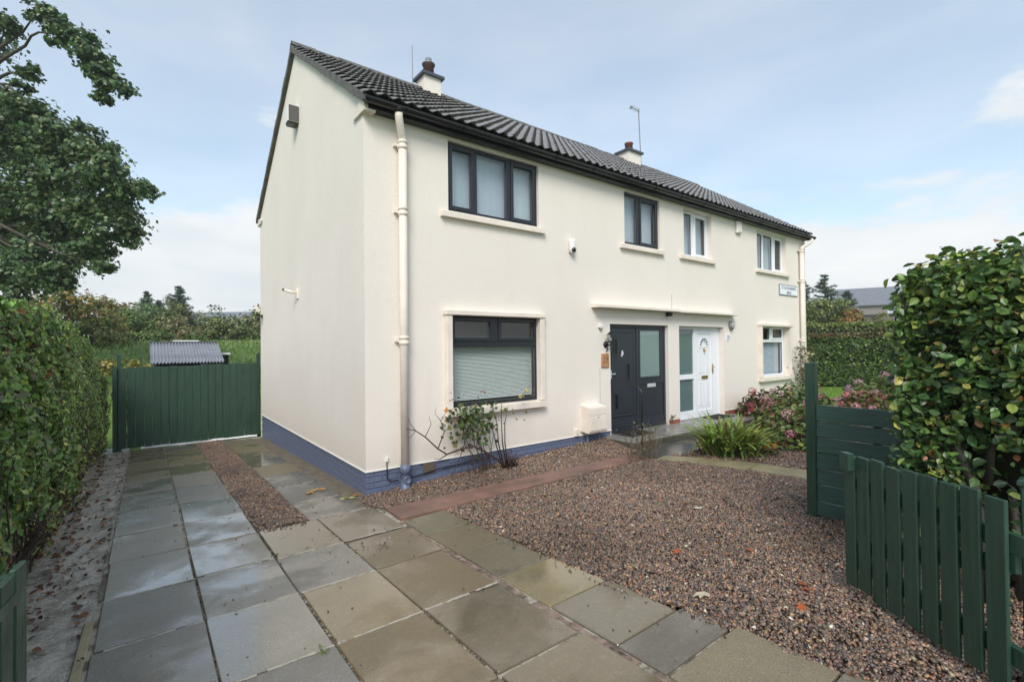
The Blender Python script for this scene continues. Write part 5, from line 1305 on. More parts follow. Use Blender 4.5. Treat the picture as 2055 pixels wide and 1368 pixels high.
# ---- beech hedge at the street, its end facing the driveway
t = thing('beech_hedge', (2.9, -5.6, t1(2.9, -5.6)), 'tall dark beech hedge with large yellow green leaves behind the open gate', 'hedge')
def bh_point(n):
    """points over the end, garden side and top of the hedge, with outward normals"""
    sel = rng.random(n); u = rng.random(n); v = rng.random(n)
    zt = 2.22
    X = np.empty(n); Y = np.empty(n); Z = np.empty(n); N = np.zeros((n, 3))
    e = sel < 0.50
    Y[e] = -5.98+0.90*u[e]; Z[e] = 0.12+(zt-0.12)*v[e]**0.85; X[e] = 1.78; N[e] = (-1, 0, 0.25)
    g = (sel >= 0.50) & (sel < 0.78)
    X[g] = 1.78+2.6*u[g]**1.4; Z[g] = 0.12+(zt-0.12)*v[g]; Y[g] = -5.06; N[g] = (-0.2, 1, 0.25)
    p = sel >= 0.78
    X[p] = 1.78+2.2*u[p]**1.3; Y[p] = -6.0+0.95*v[p]; Z[p] = zt; N[p] = (-0.2, 0, 1)
    # round the shoulders
    cy = np.clip((Y+5.35)/0.32, 0, 1); cz = np.clip((Z-1.75)/0.47, 0, 1); over = np.sqrt(cy**2+cz**2)
    f = np.where(over > 1, 1/np.maximum(over, 1e-6), 1.0); Y = np.where(cy > 0, -5.35+0.32*cy*f, Y); Z = np.where(cz > 0, 1.75+0.47*cz*f, Z)
    cx = np.clip((2.05-X)/0.27, 0, 1); cz = np.clip((Z-1.75)/0.47, 0, 1); over = np.sqrt(cx**2+cz**2); f = np.where(over > 1, 1/np.maximum(over, 1e-6), 1.0)
    X = np.where(cx > 0, 2.05-0.27*cx*f, X); Z = np.where((cz > 0), 1.75+0.47*cz*f, Z)
    # leaves thin out toward the foot
    low = Z < 0.72
    keep = ~low | (rng.random(n) < 0.03+0.55*np.clip(Z/0.72, 0, 1)**3)
    keep &= ~((Y < -5.38) & (Z < 0.98) & (rng.random(n) < 0.80)); keep &= rng.random(n) < np.clip(1.25*(wob(Y*4+X*3, Z*3.3)+0.85), 0.25, 1)
    return X[keep], Y[keep], Z[keep], N[keep]
X, Y, Z, N = bh_point(17000)
dep = np.abs(rng.normal(0, 0.16, len(X))); N = unit(N)
P = np.stack([X, Y, Z], 1)-N*dep[:, None]+N*(0.07*wob(Y*3+X*2, Z*2.4))[:, None]+rng.normal(0, .02, (len(X), 3))
pal_b = [(.062,.130,.038,4), (.085,.165,.042,3.2), (.135,.225,.052,2), (.26,.33,.075,1.3), (.40,.37,.09,0.5), (.036,.075,.028,3), (.30,.14,.055,0.15), (.42,.15,.07,0.08)]
cols = palette(len(P), pal_b, 0.2)
top_highlight = (P[:, 2] > 1.7)[:, None]*rng.random((len(P), 1)); cols = cols*(1+0.45*top_highlight)+top_highlight*np.array([[.045, .04, .0]])  # upper leaves: highlight painted into the colour, along with paler new growth
NN = N*0.5+rng.normal(0, .62, (len(P), 3))+np.array([0, 0, .6])
order = np.argsort(-(P-np.array(EYE))@np.array([-1, 0, 0])*0+np.linalg.norm(P-np.array(EYE), axis=1)+dep*6)
near, far = order[:300], order[300:]
sz = 0.056*(0.45+0.95*rng.random(len(P)))
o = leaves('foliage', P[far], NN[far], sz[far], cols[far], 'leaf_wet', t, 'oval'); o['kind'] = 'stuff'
loc8, tri8 = LEAF_SHAPES['oval']; LM = []
for k in range(14):
    me = bpy.data.meshes.new('leaf'); me.from_pydata([(a-0.5, b, c+0.03*math.sin(k+a*3)) for a, b, c in loc8], [], [tuple(map(int, f)) for f in tri8])
    at = me.attributes.new('Col', 'FLOAT_COLOR', 'POINT'); cc = np.array([pal_b[i][:3] for i in (0,1,0,1,2,0,5,1,3,0,2,1,4,5)][k])*rng.uniform(.85, 1.15)
    at.data.foreach_set('color', np.tile(np.append(cc, 1).astype(np.float32), 8)); me.materials.append(M['leaf_wet']); LM.append(me)
for i in near:
    nv = Vector(NN[i]).normalized(); av = Vector(rng.standard_normal(3)); av.z -= 0.4; av = (av-nv*av.dot(nv)).normalized(); bv = nv.cross(av)
    q = bpy.data.objects.new('leaf', LM[int(i) % 14]); link(q, t)
    s = float(sz[i]); q.matrix_basis = Matrix(((av.x*s, bv.x*s, nv.x*s, P[i][0]), (av.y*s, bv.y*s, nv.y*s, P[i][1]), (av.z*s, bv.z*s, nv.z*s, P[i][2]), (0, 0, 0, 1)))
mb = MB(); mb.cbox(2.08, 4.5, -5.86, -5.24, 0.55, 2.02, 0.16); mb.cbox(2.35, 4.5, -5.80, -5.30, -0.1, 0.6, 0.1); mb.build('blocker_core', 'core', t)  # solid dark blocks added behind the leaves to keep light out
mb = MB()
for (a, b, r) in [((2.2, -5.45, -.12), (1.90, -5.22, .95), .026), ((2.25, -5.6, -.12), (1.95, -5.62, 1.2), .03), ((2.3, -5.75, -.12), (2.0, -5.85, 1.4), .024), ((2.15, -5.35, .35), (1.85, -5.20, .78), .02),
                  ((2.2, -5.55, .3), (1.82, -5.45, .66), .022), ((2.4, -5.4, -.12), (2.1, -5.15, 1.2), .025), ((3.0, -5.5, -.12), (3.0, -5.3, 1.5), .03), ((3.6, -5.5, -.12), (3.6, -5.3, 1.5), .03)]:
    limb(mb, a, b, r, r*0.4, 0.12, 7, 8)
mb.tube([(1.98, -5.20, 1.22), (1.93, -5.27, 1.08), (1.90, -5.36, .94), (1.93, -5.44, .70), (2.0, -5.47, .3), (2.05, -5.5, -.12)], [.018, .026, .030, .032, .034, .036], 8)
mb.tube([(2.0, -5.86, 1.2), (1.95, -5.72, 1.13), (1.90, -5.60, 1.06), (1.91, -5.53, .95), (1.98, -5.50, .7)], [.012, .026, .030, .022, .026], 8)
mb.build('branches', 'bark_dark', t, True)
mb = MB()
for i in range(90):
    a = Vector((2.0+0.3*rng.random(), -5.9+0.75*rng.random(), rng.uniform(-.08, .7))); limb(mb, a, a+Vector((rng.normal(-.06, .08), rng.normal(-.05, .12), rng.normal(.12, .15))), 0.005, 0.002, 0.15, 4, 5)
mb.build('twigs', 'twig_l', t)

# ---- clipped hedges far beyond the lawn
def block_hedge(name, label, x0, y0, y1, z1, depth, n, pal, pal_top, size, group):
    zb = t1(x0, (y0+y1)/2); t = thing(name, (x0+depth/2, (y0+y1)/2, zb), label, 'hedge', group)
    y = rng.uniform(y0, y1, n); s = rng.random(n); top = s > 0.8; f = np.clip(s/0.8, 0, 1)
    X = np.where(top, x0+rng.random(n)*depth, x0+np.abs(rng.normal(0, .06, n))-0.06*wob(y, f*3)); Z = np.where(top, z1, zb+(z1-zb)*f)+rng.normal(0, .03, n)
    c = palette(n, pal, .3); ct = palette(n, pal_top, .25); c = np.where((f > 0.93)[:, None], ct, c)
    N = np.where(top[:, None], np.array([[0, 0, 1.]]), np.array([[-1., 0, .4]]))+rng.normal(0, .55, (n, 3))
    leaves('foliage', np.stack([X, y, Z], 1), N, size*(0.7+.6*rng.random(n)), c, 'leaf', t)
    MB().cbox(x0+0.10, x0+depth-0.1, y0+.05, y1-.05, zb-0.1, z1-0.08, 0.05).build('blocker_core', 'core', t)  # added dark block, stands in for the twigs and stops light
block_hedge('clipped_hedge', 'low dark green clipped hedge at the far edge of the lawn', 20.5, -7, 7.5, 1.95, 1.2, 26000, [(0.068,0.128,0.022,3), (0.105,0.180,0.033,3), (0.150,0.225,0.045,1.5), (0.038,0.075,0.018,2)],
            [(.15,.13,.035), (.19,.10,.04), (.10,.12,.03)], 0.12, None)
block_hedge('clipped_hedge', 'pale topped hedge standing behind the dark clipped hedge', 24.2, -7, 9, 2.52, 1.4, 16000, [(0.135,0.180,0.045,2), (0.090,0.135,0.030,2), (0.195,0.210,0.068,1), (0.045,0.075,0.022,1.5)], [(0.240,0.300,0.075), (0.180,0.240,0.060)], 0.14, None)

# ================================================================== plants by the house
# bare rose with ivy at the big window
t = thing('rose_bush', (1.95, -0.25, bedz(1.95, -.25).item() if hasattr(bedz(1.95, -.25), 'item') else float(bedz(1.95, -.25))), 'nearly bare arching rose bush under the big dark window', 'rose bush')
mb = MB(); yb = -0.28; zb0 = -0.24
def stem(pts, r0, r1): mb.tube([Vector(p) for p in pts], list(np.linspace(r0, r1, len(pts))), 6)
stem([(2.05, yb, zb0), (1.90, yb-.02, -.08), (1.66, yb, .08), (1.45, yb-.02, .19), (1.22, yb, .16), (1.05, yb+.02, .12), (.90, yb, .22), (.72, yb+.02, .40), (.58, yb+.02, .50), (.46, yb+.04, .54)], .020, .005)
stem([(1.05, yb+.02, .12), (.92, yb-.02, .08), (.82, yb-.03, .10)], .008, .003); stem([(.90, yb, .22), (.98, yb-.04, .45), (.93, yb-.03, .60), (1.02, yb-.02, .72)], .008, .003)
stem([(.72, yb+.02, .40), (.80, yb, .56), (.78, yb+.02, .68)], .006, .002); stem([(.58, yb+.02, .50), (.50, yb, .60), (.47, yb+.02, .70)], .005, .002); stem([(.58, yb+.02, .50), (.50, yb, .42), (.44, yb, .45)], .005, .002)
stem([(.98, yb-.04, .45), (1.08, yb-.05, .52), (1.10, yb-.05, .60)], .005, .002); stem([(.93, yb-.03, .60), (.86, yb, .70), (.88, yb, .78)], .004, .002)
for (dx, top) in ((-.02, (1.80, .72)), (.03, (1.96, .80)), (.06, (2.08, .70)), (-.05, (1.60, .70))):
    stem([(2.04+dx, yb+dx*.3, zb0), (1.96+dx*1.5, yb+.02, .15), ((1.96+top[0])/2, yb-.02, .45), (top[0], yb-.03, top[1])], .012, .004)
stem([(2.06, yb-.03, .80), (2.25, yb-.05, .80), (2.40, yb-.06, .90), (2.50, yb-.06, 1.0)], .006, .002); stem([(2.25, yb-.05, .80), (2.38, yb-.06, .78), (2.52, yb-.06, .86)], .004, .002)
for i in range(40):
    a = Vector((2.12+rng.normal(0, .05), yb+rng.normal(0, .04), zb0+0.02)); mb.tube([a, a+Vector((rng.normal(.03, .04), rng.normal(0, .04), rng.uniform(.05, .14))), a+Vector((rng.normal(.05, .06), rng.normal(0, .06), rng.uniform(.10, .25)))], [.006, .004, .002], 4)
mb.build('stems', 'twig', t, True)
P = np.stack([rng.uniform(1.0, 2.6, 46), yb+rng.normal(0, .05, 46), rng.uniform(.45, .98, 46)], 1)
leaves('rose_leaves', P, rng.standard_normal((46, 3))+np.array([0, -1, .6]), .045*(.6+.8*rng.random(46)), palette(46, [(.13,.15,.04), (.22,.17,.05), (.09,.12,.03), (.25,.10,.04)]), 'leaf', t, 'oval')
for (x, z, c) in ((2.42, .92, (.75,.62,.22)), (2.30, .84, (.72,.66,.28)), (1.01, .74, (.70,.36,.12))):
    Pq = np.array([[x, yb-.06, z]])+rng.normal(0, .014, (18, 3)); leaves('rose_bloom', Pq, rng.standard_normal((18, 3))+np.array([0, -.6, .5]), .04, palette(18, [c], .12), 'petal', t, 'oval')
t = thing('ivy', (1.55, -0.2, -0.2), 'green ivy growing among the rose stems below the window sill', 'ivy')
n = 260; P = np.stack([1.50+rng.normal(0, .20, n), -0.20+rng.normal(0, .06, n), .50+rng.normal(0, .17, n)], 1); P = P[(P[:, 2] < .80) & (P[:, 2] > -.1) & (P[:, 1] < -.02)]
leaves('foliage', P, rng.normal(0, .5, (len(P), 3))+np.array([-.2, -1, .5]), .062*(.6+.7*rng.random(len(P))), palette(len(P), [(.055,.095,.022,3), (.10,.14,.035,2), (.20,.20,.06,1), (.03,.055,.02,2)]), 'leaf_wet', t, 'lobed')
mb = MB()
for i in range(14): limb(mb, (1.75+rng.normal(0, .2), -.22, -.22), (1.58+rng.normal(0, .25), -.18, .3+.4*rng.random()), .006, .003, .15, 4, 6)
mb.build('stems', 'twig', t)
# twiggy shrub before the landing
t = thing('twiggy_shrub', (4.05, -1.28, t1(4.05, -1.28)), 'small almost leafless twiggy shrub at the edge of the red strip', 'shrub')
mb = MB(); tips = []
for i in range(46):
    a = Vector((4.0+rng.normal(0, .14), -1.30+rng.normal(0, .06), t1(4.0, -1.3)-.02)); b = a+Vector((rng.normal(0, .20), rng.normal(0, .16), rng.uniform(.22, .62))); p = limb(mb, a, b, .005, .0018, .10, 4, 6); tips.append(b)
    for k in range(2): c0 = p[3+k]; limb(mb, c0, c0+Vector((rng.normal(0, .1), rng.normal(0, .08), rng.uniform(.05, .18))), .003, .0012, .1, 4, 4)
mb.build('twigs', 'twig_l', t)
P = np.array([tips[i] for i in range(40)])+rng.normal(0, .03, (40, 3)); leaves('foliage', P, rng.standard_normal((40, 3))+np.array([0, -.5, .8]), .04*(.6+.8*rng.random(40)), palette(40, [(.14,.17,.04), (.22,.22,.05), (.10,.12,.04)]), 'leaf', t, 'oval')
# strap leaved clump
def strap_clump(name, label, cx, cy, n, r, h, pal, cat='plant'):
    z0 = t1(cx, cy); t = thing(name, (cx, cy, z0), label, cat); V = []; F = []; C = []
    col = palette(n, pal, .22); seg = 6
    for i in range(n):
        a = rng.uniform(0, 2*math.pi); R = r*(.25+.9*rng.random()); b0 = np.array([cx+rng.normal(0, r*.22), cy+rng.normal(0, r*.22), z0]); hh = h*(.55+.6*rng.random()); out = np.array([math.cos(a), math.sin(a), 0]); side = np.array([-out[1], out[0], 0]); w = .018+.012*rng.random(); k = len(V)
        dr = rng.uniform(.5, 1.5)
        for j in range(seg+1):
            u = j/seg; p = b0+out*R*u**1.3+np.array([0, 0, hh*(2.0*u-dr*u*u*1.05)*.9]); p[2] = max(p[2], z0+.01); ww = w*(1-u**2.5)*(.5+u) if u < .5 else w*(1-u**2.5)
            V += [p-side*ww, p+side*ww]; C += [col[i]*(1 if u > .2 else .8), col[i]]
        for j in range(seg): q = k+2*j; F += [(q, q+1, q+3), (q, q+3, q+2)]
    np_mesh('strap_leaves', V, F, np.array(C), 'leaf', t); return t
t = strap_clump('crocosmia', 'clump of arching yellow green strap leaves beside the path', 5.30, -2.02, 680, .72, .46, [(.23,.33,.055,3), (.17,.27,.05,3), (.34,.38,.08,2.4), (.24,.13,.06,.5), (.36,.24,.12,.4), (.10,.16,.035,1.0)])
P = np.stack([rng.uniform(5.0, 5.7, 60), rng.uniform(-2.5, -1.8, 60), np.full(60, t1(5.3, -2)+.04)], 1); leaves('dead_leaves', P, rng.standard_normal((60, 3))+np.array([0, 0, .5]), .09, palette(60, [(.18,.08,.04), (.11,.06,.035)]), 'dead_leaf', t, 'needle')
t = thing('orange_flowers', (5.62, -2.52, t1(5.6, -2.5)), 'low patch of bright orange flowers at the bed edge', 'flowers')
for i in range(7):
    c = np.array([5.62+rng.normal(0, .07), -2.50+rng.normal(0, .05), t1(5.6, -2.5)+.16+rng.normal(0, .02)]); P = c+rng.normal(0, .012, (14, 3)); leaves('bloom', P, rng.standard_normal((14, 3))+np.array([-.6, -.6, .7]), .042, palette(14, [(.75,.20,.02), (.80,.30,.03)], .1), 'petal', t, 'oval')
P = np.stack([5.62+rng.normal(0, .12, 90), -2.48+rng.normal(0, .08, 90), t1(5.6, -2.5)+.12*rng.random(90)], 1); leaves('foliage', P, rng.standard_normal((90, 3))+np.array([0, 0, 1.]), .06, palette(90, [(.05,.09,.02), (.08,.12,.03)]), 'leaf', t)
def hydrangea(label, cx, cy, r, h, heads, hcols, lpal, nl=None, group=None, hs=.085):
    z0 = t1(cx, cy); t = thing('hydrangea', (cx, cy, z0), label, 'hydrangea', group)
    nl = nl or int(1500*r*r+300); d = unit(rng.standard_normal((nl, 3))); d[:, 2] = np.abs(d[:, 2]); rr = (.62+.40*rng.random((nl, 1)))*(1+.12*wob(d[:, :1]*4, d[:, 2:]*4))
    P = np.array([cx, cy, z0+.05])+d*rr*np.array([r, r, h]); leaves('foliage', P, d*.6+rng.normal(0, .5, (nl, 3))+np.array([0, 0, .5]), .105*(.6+.6*rng.random(nl)), palette(nl, lpal, .22), 'leaf', t, 'oval')
    mb = MB()
    for i in range(22): q = unit(rng.standard_normal((1, 3)))[0]; limb(mb, (cx+q[0]*.08, cy+q[1]*.08, z0-.02), (cx+q[0]*r*.8, cy+q[1]*r*.8, z0+h*(.4+.4*abs(q[2]))), .010, .004, .1, 5, 5)
    mb.build('stems', 'twig_l', t)
    for i in range(heads):
        q = unit(rng.standard_normal((1, 3)))[0]; q[2] = abs(q[2])*.8+.25; q = q/np.linalg.norm(q); c = np.array([cx, cy, z0+.05])+q*np.array([r, r, h])*(1.0+.08*rng.random()); s = hs*(.7+.5*rng.random())
        dd = unit(rng.standard_normal((70, 3))); Pq = c+dd*s*np.array([1, 1, .75]); base = hcols[rng.integers(len(hcols))]
        leaves('flower_head', Pq, dd+rng.normal(0, .25, (70, 3)), .034, palette(70, [base, tuple(np.array(base)*1.2), tuple(np.array(base)*.75)], .15), 'petal', t, 'oval')
    return t
LP = [(.11,.165,.036,3), (.075,.125,.028,2), (.17,.20,.05,1.5), (.19,.08,.045,.9)]
hydrangea('hydrangea with crimson heads against the wall right of the white door', 9.35, -.62, .55, .62, 15, [(.42,.07,.10), (.48,.10,.14), (.36,.06,.10)], [(.12,.05,.03,2), (.08,.09,.025,2), (.15,.08,.04,1)])
hydrangea('leafy pink and green hydrangea beside the fence end post', 6.75, -2.55, .85, .82, 10, [(.52,.20,.26), (.55,.28,.34), (.44,.20,.22), (.58,.36,.36)], LP)
hydrangea('mauve topped hydrangea behind the strap leaved clump', 8.05, -1.95, .80, .95, 10, [(.52,.24,.32), (.50,.22,.30), (.55,.33,.38), (.36,.20,.44)], LP)
hydrangea('rusty pink hydrangea beyond the boarded fence', 9.1, -2.75, .75, .66, 14, [(.52,.22,.22), (.55,.30,.30), (.45,.14,.20)], [(.14,.10,.03,2), (.10,.12,.03,2), (.20,.09,.04,1)])
hydrangea('tall lilac pink hydrangea at the edge of the lawn', 10.9, -2.65, .95, .90, 22, [(.54,.28,.34), (.58,.36,.40), (.50,.25,.32), (.42,.24,.40)], LP)
t = thing('climbing_rose', (12.75, -.32, t1(12.7, -.3)), 'straggly climbing rose against the far downpipe', 'rose bush')
mb = MB()
for i in range(16): limb(mb, (12.7+rng.normal(0, .1), -.32, t1(12.7, -.3)), (12.75+rng.normal(0, .28), -.25+rng.normal(0, .08), rng.uniform(.5, 1.55)), .010, .004, .1, 5, 6)
mb.build('stems', 'twig', t)
n = 420; P = np.stack([12.75+rng.normal(0, .24, n), -.28+rng.normal(0, .10, n), rng.uniform(-.1, 1.5, n)], 1); leaves('foliage', P, rng.standard_normal((n, 3))+np.array([0, -.6, .6]), .07*(.6+.7*rng.random(n)), palette(n, [(.10,.11,.035), (.07,.09,.03), (.16,.08,.04), (.22,.20,.08)]), 'leaf', t, 'oval')
for i in range(7):
    c = np.array([12.75+rng.normal(0, .25), -.38, rng.uniform(.9, 1.5)]); leaves('rose_bloom', c+rng.normal(0, .02, (16, 3)), rng.standard_normal((16, 3)), .05, palette(16, [(.75,.66,.48)], .1), 'petal', t, 'oval')

# weeds in the paving
for (x, y, k) in ((-2.0, .30, 14), (-1.42, .95, 8), (-1.42, -3.14, 12), (-1.34, -1.40, 8)):
    P = np.array([x, y, t1(x, y)+.02])+rng.normal(0, 1, (k, 3))*np.array([.018, .018, .006]); o = leaves('weed', P, rng.standard_normal((k, 3))+np.array([0, 0, 1.]), .026, palette(k, [(.16,.24,.05), (.11,.18,.045)]), 'leaf')
    tag(o, 'tiny green weed sprouting from a joint between the flags', 'weed', 'weeds in the paving joints')

# ================================================================== trees and far things behind
SYC = [(-5.40,13.79,11.01,0.38),(-4.69,12.74,11.16,0.42),(-4.10,12.05,10.59,0.52),(-3.53,11.37,9.77,0.54),(-3.08,10.79,8.96,0.50),(-3.19,10.88,8.49,0.28),(-4.86,12.90,9.47,0.31),(-5.11,13.60,9.33,0.26),(-5.33,14.02,8.9,0.60),
       (-4.58,12.71,8.0,0.80),(-5.52,14.56,7.88,1.30),(-4.02,11.78,7.51,0.62),(-3.41,11.07,7.07,0.60),(-4.19,12.43,6.63,1.05),(-3.07,10.57,6.38,0.68),(-2.58,10.20,5.78,0.55),(-3.26,11.23,5.50,0.82),(-4.48,13.17,5.61,1.15),
       (-5.64,14.68,5.92,1.30),(-2.86,10.43,4.85,0.52),(-3.52,11.19,4.37,0.56),(-3.17,10.43,3.78,0.30),(-4.76,12.90,4.23,0.92),(-5.64,14.08,3.88,1.0),(-4.11,11.66,3.56,0.52),(-5.21,13.26,3.24,0.46),(-7.24,16.49,8.74,1.87),(-7.49,16.73,5.63,1.87),(-6.99,16.25,11.71,1.40),(-9.29,19.33,7.91,2.16)]
base = Vector((-8.2, 17.6, t1(-8.2, 17.6)))
t = thing('sycamore_tree', base, 'large dark sycamore tree with wide spreading limbs over the hedge', 'tree')
mb = MB(); crown = Vector((-7.6, 16.8, 7.5)); limb(mb, base-Vector((0, 0, .3)), (-8.0, 17.3, 3.6), .42, .34, .02, 10); limb(mb, (-8.0, 17.3, 3.6), crown, .32, .20, .04, 9)
joints = {}
for hub, ids in (((-6.2, 15.3, 6.2), (10, 13, 14, 15, 16, 17, 18, 19)), ((-6.4, 15.2, 9.3), (0, 1, 2, 6, 7, 8, 9, 11, 12)), ((-6.5, 15.4, 4.6), (20, 21, 22, 23, 24, 25)), ((-8.3, 17.6, 8.5), (26, 27, 28, 29))):
    limb(mb, (-7.85, 17.1, 4.5), hub, .16, .10, .06, 7)
    for i in ids: limb(mb, hub, SYC[i][:3], .07, .015, .10, 6, 8)
limb(mb, SYC[1][:3], SYC[2][:3], .03, .02, .08, 5); limb(mb, SYC[2][:3], SYC[3][:3], .025, .016, .08, 5); limb(mb, SYC[3][:3], SYC[4][:3], .02, .012, .08, 5); limb(mb, SYC[4][:3], SYC[5][:3], .012, .008, .08, 5)
mb.build('trunk', 'bark', t, True)
P, N = blob_points(SYC, 3500, 0.37, 0.30)
n = len(P); cols = palette(n, [(0.087,0.152,0.065,3), (0.123,0.203,0.075,3), (0.061,0.113,0.052,2.5), (0.174,0.261,0.090,1.2), (0.246,0.261,0.109,.35)], .22)
leaves('crown', P, N, .108*(.55+.8*rng.random(n)), cols, 'leaf_wet', t, 'lobed')
AUT = [(-6.2,26.9,2.3,1.0),(-5.3,26.3,1.9,.9),(-7.4,27.8,2.5,1.1),(-5.09,26.24,4.09,0.95),(-4.10,25.49,3.46,0.90),(-5.88,26.86,3.73,1.00),(-3.80,25.28,2.58,0.80),(-5.09,26.26,2.72,1.12),(-6.68,27.47,3.24,1.00),(-4.40,25.75,1.96,0.75)]
broadleaf('autumn_tree', 'low spreading tree turning yellow and orange behind the hedge', (-5.2, 26.4, t1(-5.2, 26.4)), AUT, 1500, .15, [(0.297,0.284,0.068,3), (0.230,0.284,0.074,3), (0.432,0.284,0.074,1.2), (0.513,0.243,0.074,.6), (0.149,0.189,0.054,1.5)], .16, fork=.3)
G1 = [(-2.48,36.84,3.84,1.42),(-3.18,37.39,2.97,1.24),(-1.78,36.31,2.95,1.13),(-2.48,36.86,2.43,1.06)]
PG = [(0.120,0.200,0.060,3), (0.180,0.270,0.080,3), (0.080,0.140,0.050,2), (0.240,0.310,0.100,1)]
broadleaf('round_tree', 'round bright green tree beyond the shed', (-2.5, 36.9, t1(-2.5, 36.9)), G1, 620, .22, PG, .16, fork=.3)
broadleaf('round_tree', 'brownish low tree just right of the round green tree', (-.7, 33.0, t1(-.7, 33)), [(-0.88,33.11,3.02,1.00),(-0.08,32.51,2.61,0.87),(-1.28,33.42,2.36,0.73),(.5,32.3,2.3,.7)], 800, .18, [(0.234,0.195,0.078,3), (0.195,0.234,0.069,3), (0.293,0.176,0.098,1.5), (0.117,0.156,0.049,1)], .12, fork=.3)
broadleaf('round_tree', 'olive green tree below the far grey roof', (1.97, 36.0, t1(1.97, 36)), [(1.97,35.96,3.54,1.42),(1.23,36.54,2.87,1.12),(2.72,35.40,2.85,1.12),(.4,36.4,2.6,.9),(2.0,35.5,2.3,1.0)], 620, .22, [(0.146,0.195,0.058,3), (0.195,0.234,0.069,3), (0.098,0.137,0.043,2), (0.273,0.273,0.088,1)], .15, fork=.3)
broadleaf('round_tree', 'pale olive tree showing beside the gable of the cream house', (4.7, 35.2, t1(4.7, 35.2)), [(4.08,35.61,3.37,1.23),(4.69,35.15,2.78,1.23),(5.30,34.67,3.35,1.54),(3.6,35.6,2.4,.9),(6.5,34.0,3.0,1.3)], 620, .22, [(0.195,0.234,0.078,3), (0.254,0.273,0.098,3), (0.117,0.156,0.049,2), (0.351,0.293,0.137,.7)], .15, fork=.3)
broadleaf('round_tree', 'rusty red brown tree behind the autumn tree', (-4.4, 46, t1(-4.4, 46)), [(-4.50,45.92,5.10,1.1),(-4.00,45.56,3.84,1.2),(-5.4,46.42,5.2,1.1),(-5.0,46.2,4.0,1.3)], 560, .26, [(0.273,0.146,0.078,3), (0.215,0.195,0.078,2), (0.351,0.176,0.098,1.5), (0.137,0.137,0.058,1.5)], .15, fork=.3)
for i, (x, y, r, lab) in enumerate([(-1.9, 29.5, .75, 'small light green bush at the left edge of the rough field'), (.2, 29.0, .55, 'low yellow green bush in front of the brownish tree'), (3.6, 31.0, .60, 'leafy bush at the field edge beside the gable')]):
    z = t1(x, y); broadleaf('field_bush', lab, (x, y, z), [(x, y, z+r*.5, r), (x+r*.7, y-.2, z+r*.35, r*.7), (x-r*.7, y+.1, z+r*.3, r*.7)], 900, .15, [(0.119,0.189,0.042,3), (0.168,0.238,0.056,2), (0.084,0.140,0.035,2)], .05, None, 'bush', fork=.3)
for (x, y, r, h, pal, lab) in [(-4.3, 24.0, .9, 1.2, [(.19,.24,.06,3), (.26,.25,.07,2), (.12,.16,.04,2)], 'pale yellow green shrub beside the autumn tree'), (-3.1, 30.5, 1.0, 1.5, [(.13,.20,.05,3), (.18,.25,.065,2), (.09,.14,.04,2)], 'broad mid green shrub below the round tree'),
        (1.6, 32.5, .9, 1.2, [(.17,.21,.06,3), (.22,.24,.08,2), (.11,.14,.045,2)], 'grey green shrub in front of the olive tree'), (2.9, 33.5, 1.0, 1.4, [(.15,.20,.06,3), (.20,.23,.07,2), (.10,.13,.04,2)], 'tall leafy shrub left of the pale olive tree'), (-.6, 35.5, 1.2, 2.6, [(.16,.18,.06,3), (.20,.22,.07,2), (.10,.13,.04,2)], 'tall soft green tree between the round and olive trees')]:
    z = t1(x, y); broadleaf('field_shrub', lab, (x, y, z), [(x, y, z+h*.6, r), (x-r*.8, y, z+h*.4, r*.8), (x+r*.8, y-.2, z+h*.45, r*.8), (x+.1, y, z+h*.9, r*.7)], 900, .16, pal, .07, None, 'bush', fork=.3)
IV = [(-2.66, 9.1, 1.16, .34), (-2.40, 9.0, 1.10, .26), (-2.95, 9.0, 1.22, .34), (-2.6, 9.2, .7, .45)]
broadleaf('yellow_bush', 'yellowing leafy bush between the hedge and the shed', (-2.6, 9.1, t1(-2.6, 9.1)), IV, 2600, .085, [(.32,.28,.06,3), (.20,.24,.055,2), (.26,.13,.05,1.0), (.42,.36,.10,1)], .03, None, 'bush', fork=.3)
def conifer(label, x, y, top, rad, pal, layers=15):
    z0 = t1(x, y); t = thing('conifer_tree', (x, y, z0), label, 'tree'); mb = MB(); h = top-z0
    mb.tube([(x, y, z0-.2), (x+rng.normal(0, .1), y, z0+h*.5), (x, y, top)], [.16, .10, .02], 7); Ps = []; As = []
    for k in range(layers):
        f = (k+.6)/layers; zc_ = z0+h*(.10+.90*f); rr = rad*(1-f)**.8*(.75+.5*rng.random())+.12; nb = 7 if f < .8 else 5
        for j in range(nb):
            a = rng.uniform(0, 2*math.pi); ln = rr*(.65+.5*rng.random()); tip = Vector((x+ln*math.cos(a), y+ln*math.sin(a), zc_+ln*(.10+.35*f)+rng.normal(0, .05)))
            mb.tube([(x, y, zc_-.05), tip], [.03, .008], 4)
            m_ = int(36*ln+16); u = rng.random(m_)**.7; c = np.array([x, y, zc_])*(1-u[:, None])+np.array(tip)*u[:, None]; Ps.append(c+rng.normal(0, 1, (m_, 3))*np.array([.10, .10, .07])*(.6+ln*.5)); As.append(np.tile(np.array([math.cos(a), math.sin(a), -.25]), (m_, 1))+rng.normal(0, .5, (m_, 3)))
    mb.build('trunk', 'bark', t); P = np.concatenate(Ps); A_ = np.concatenate(As); n = len(P)
    leaves('crown', P, rng.normal(0, .5, (n, 3))+np.array([0, 0, 1.]), .34*(.6+.8*rng.random(n)), palette(n, pal, .25), 'needle', t, 'needle', A_)
PC = [(0.087,0.147,0.098,3), (0.117,0.179,0.117,3), (0.059,0.101,0.070,2), (0.167,0.225,0.147,1)]
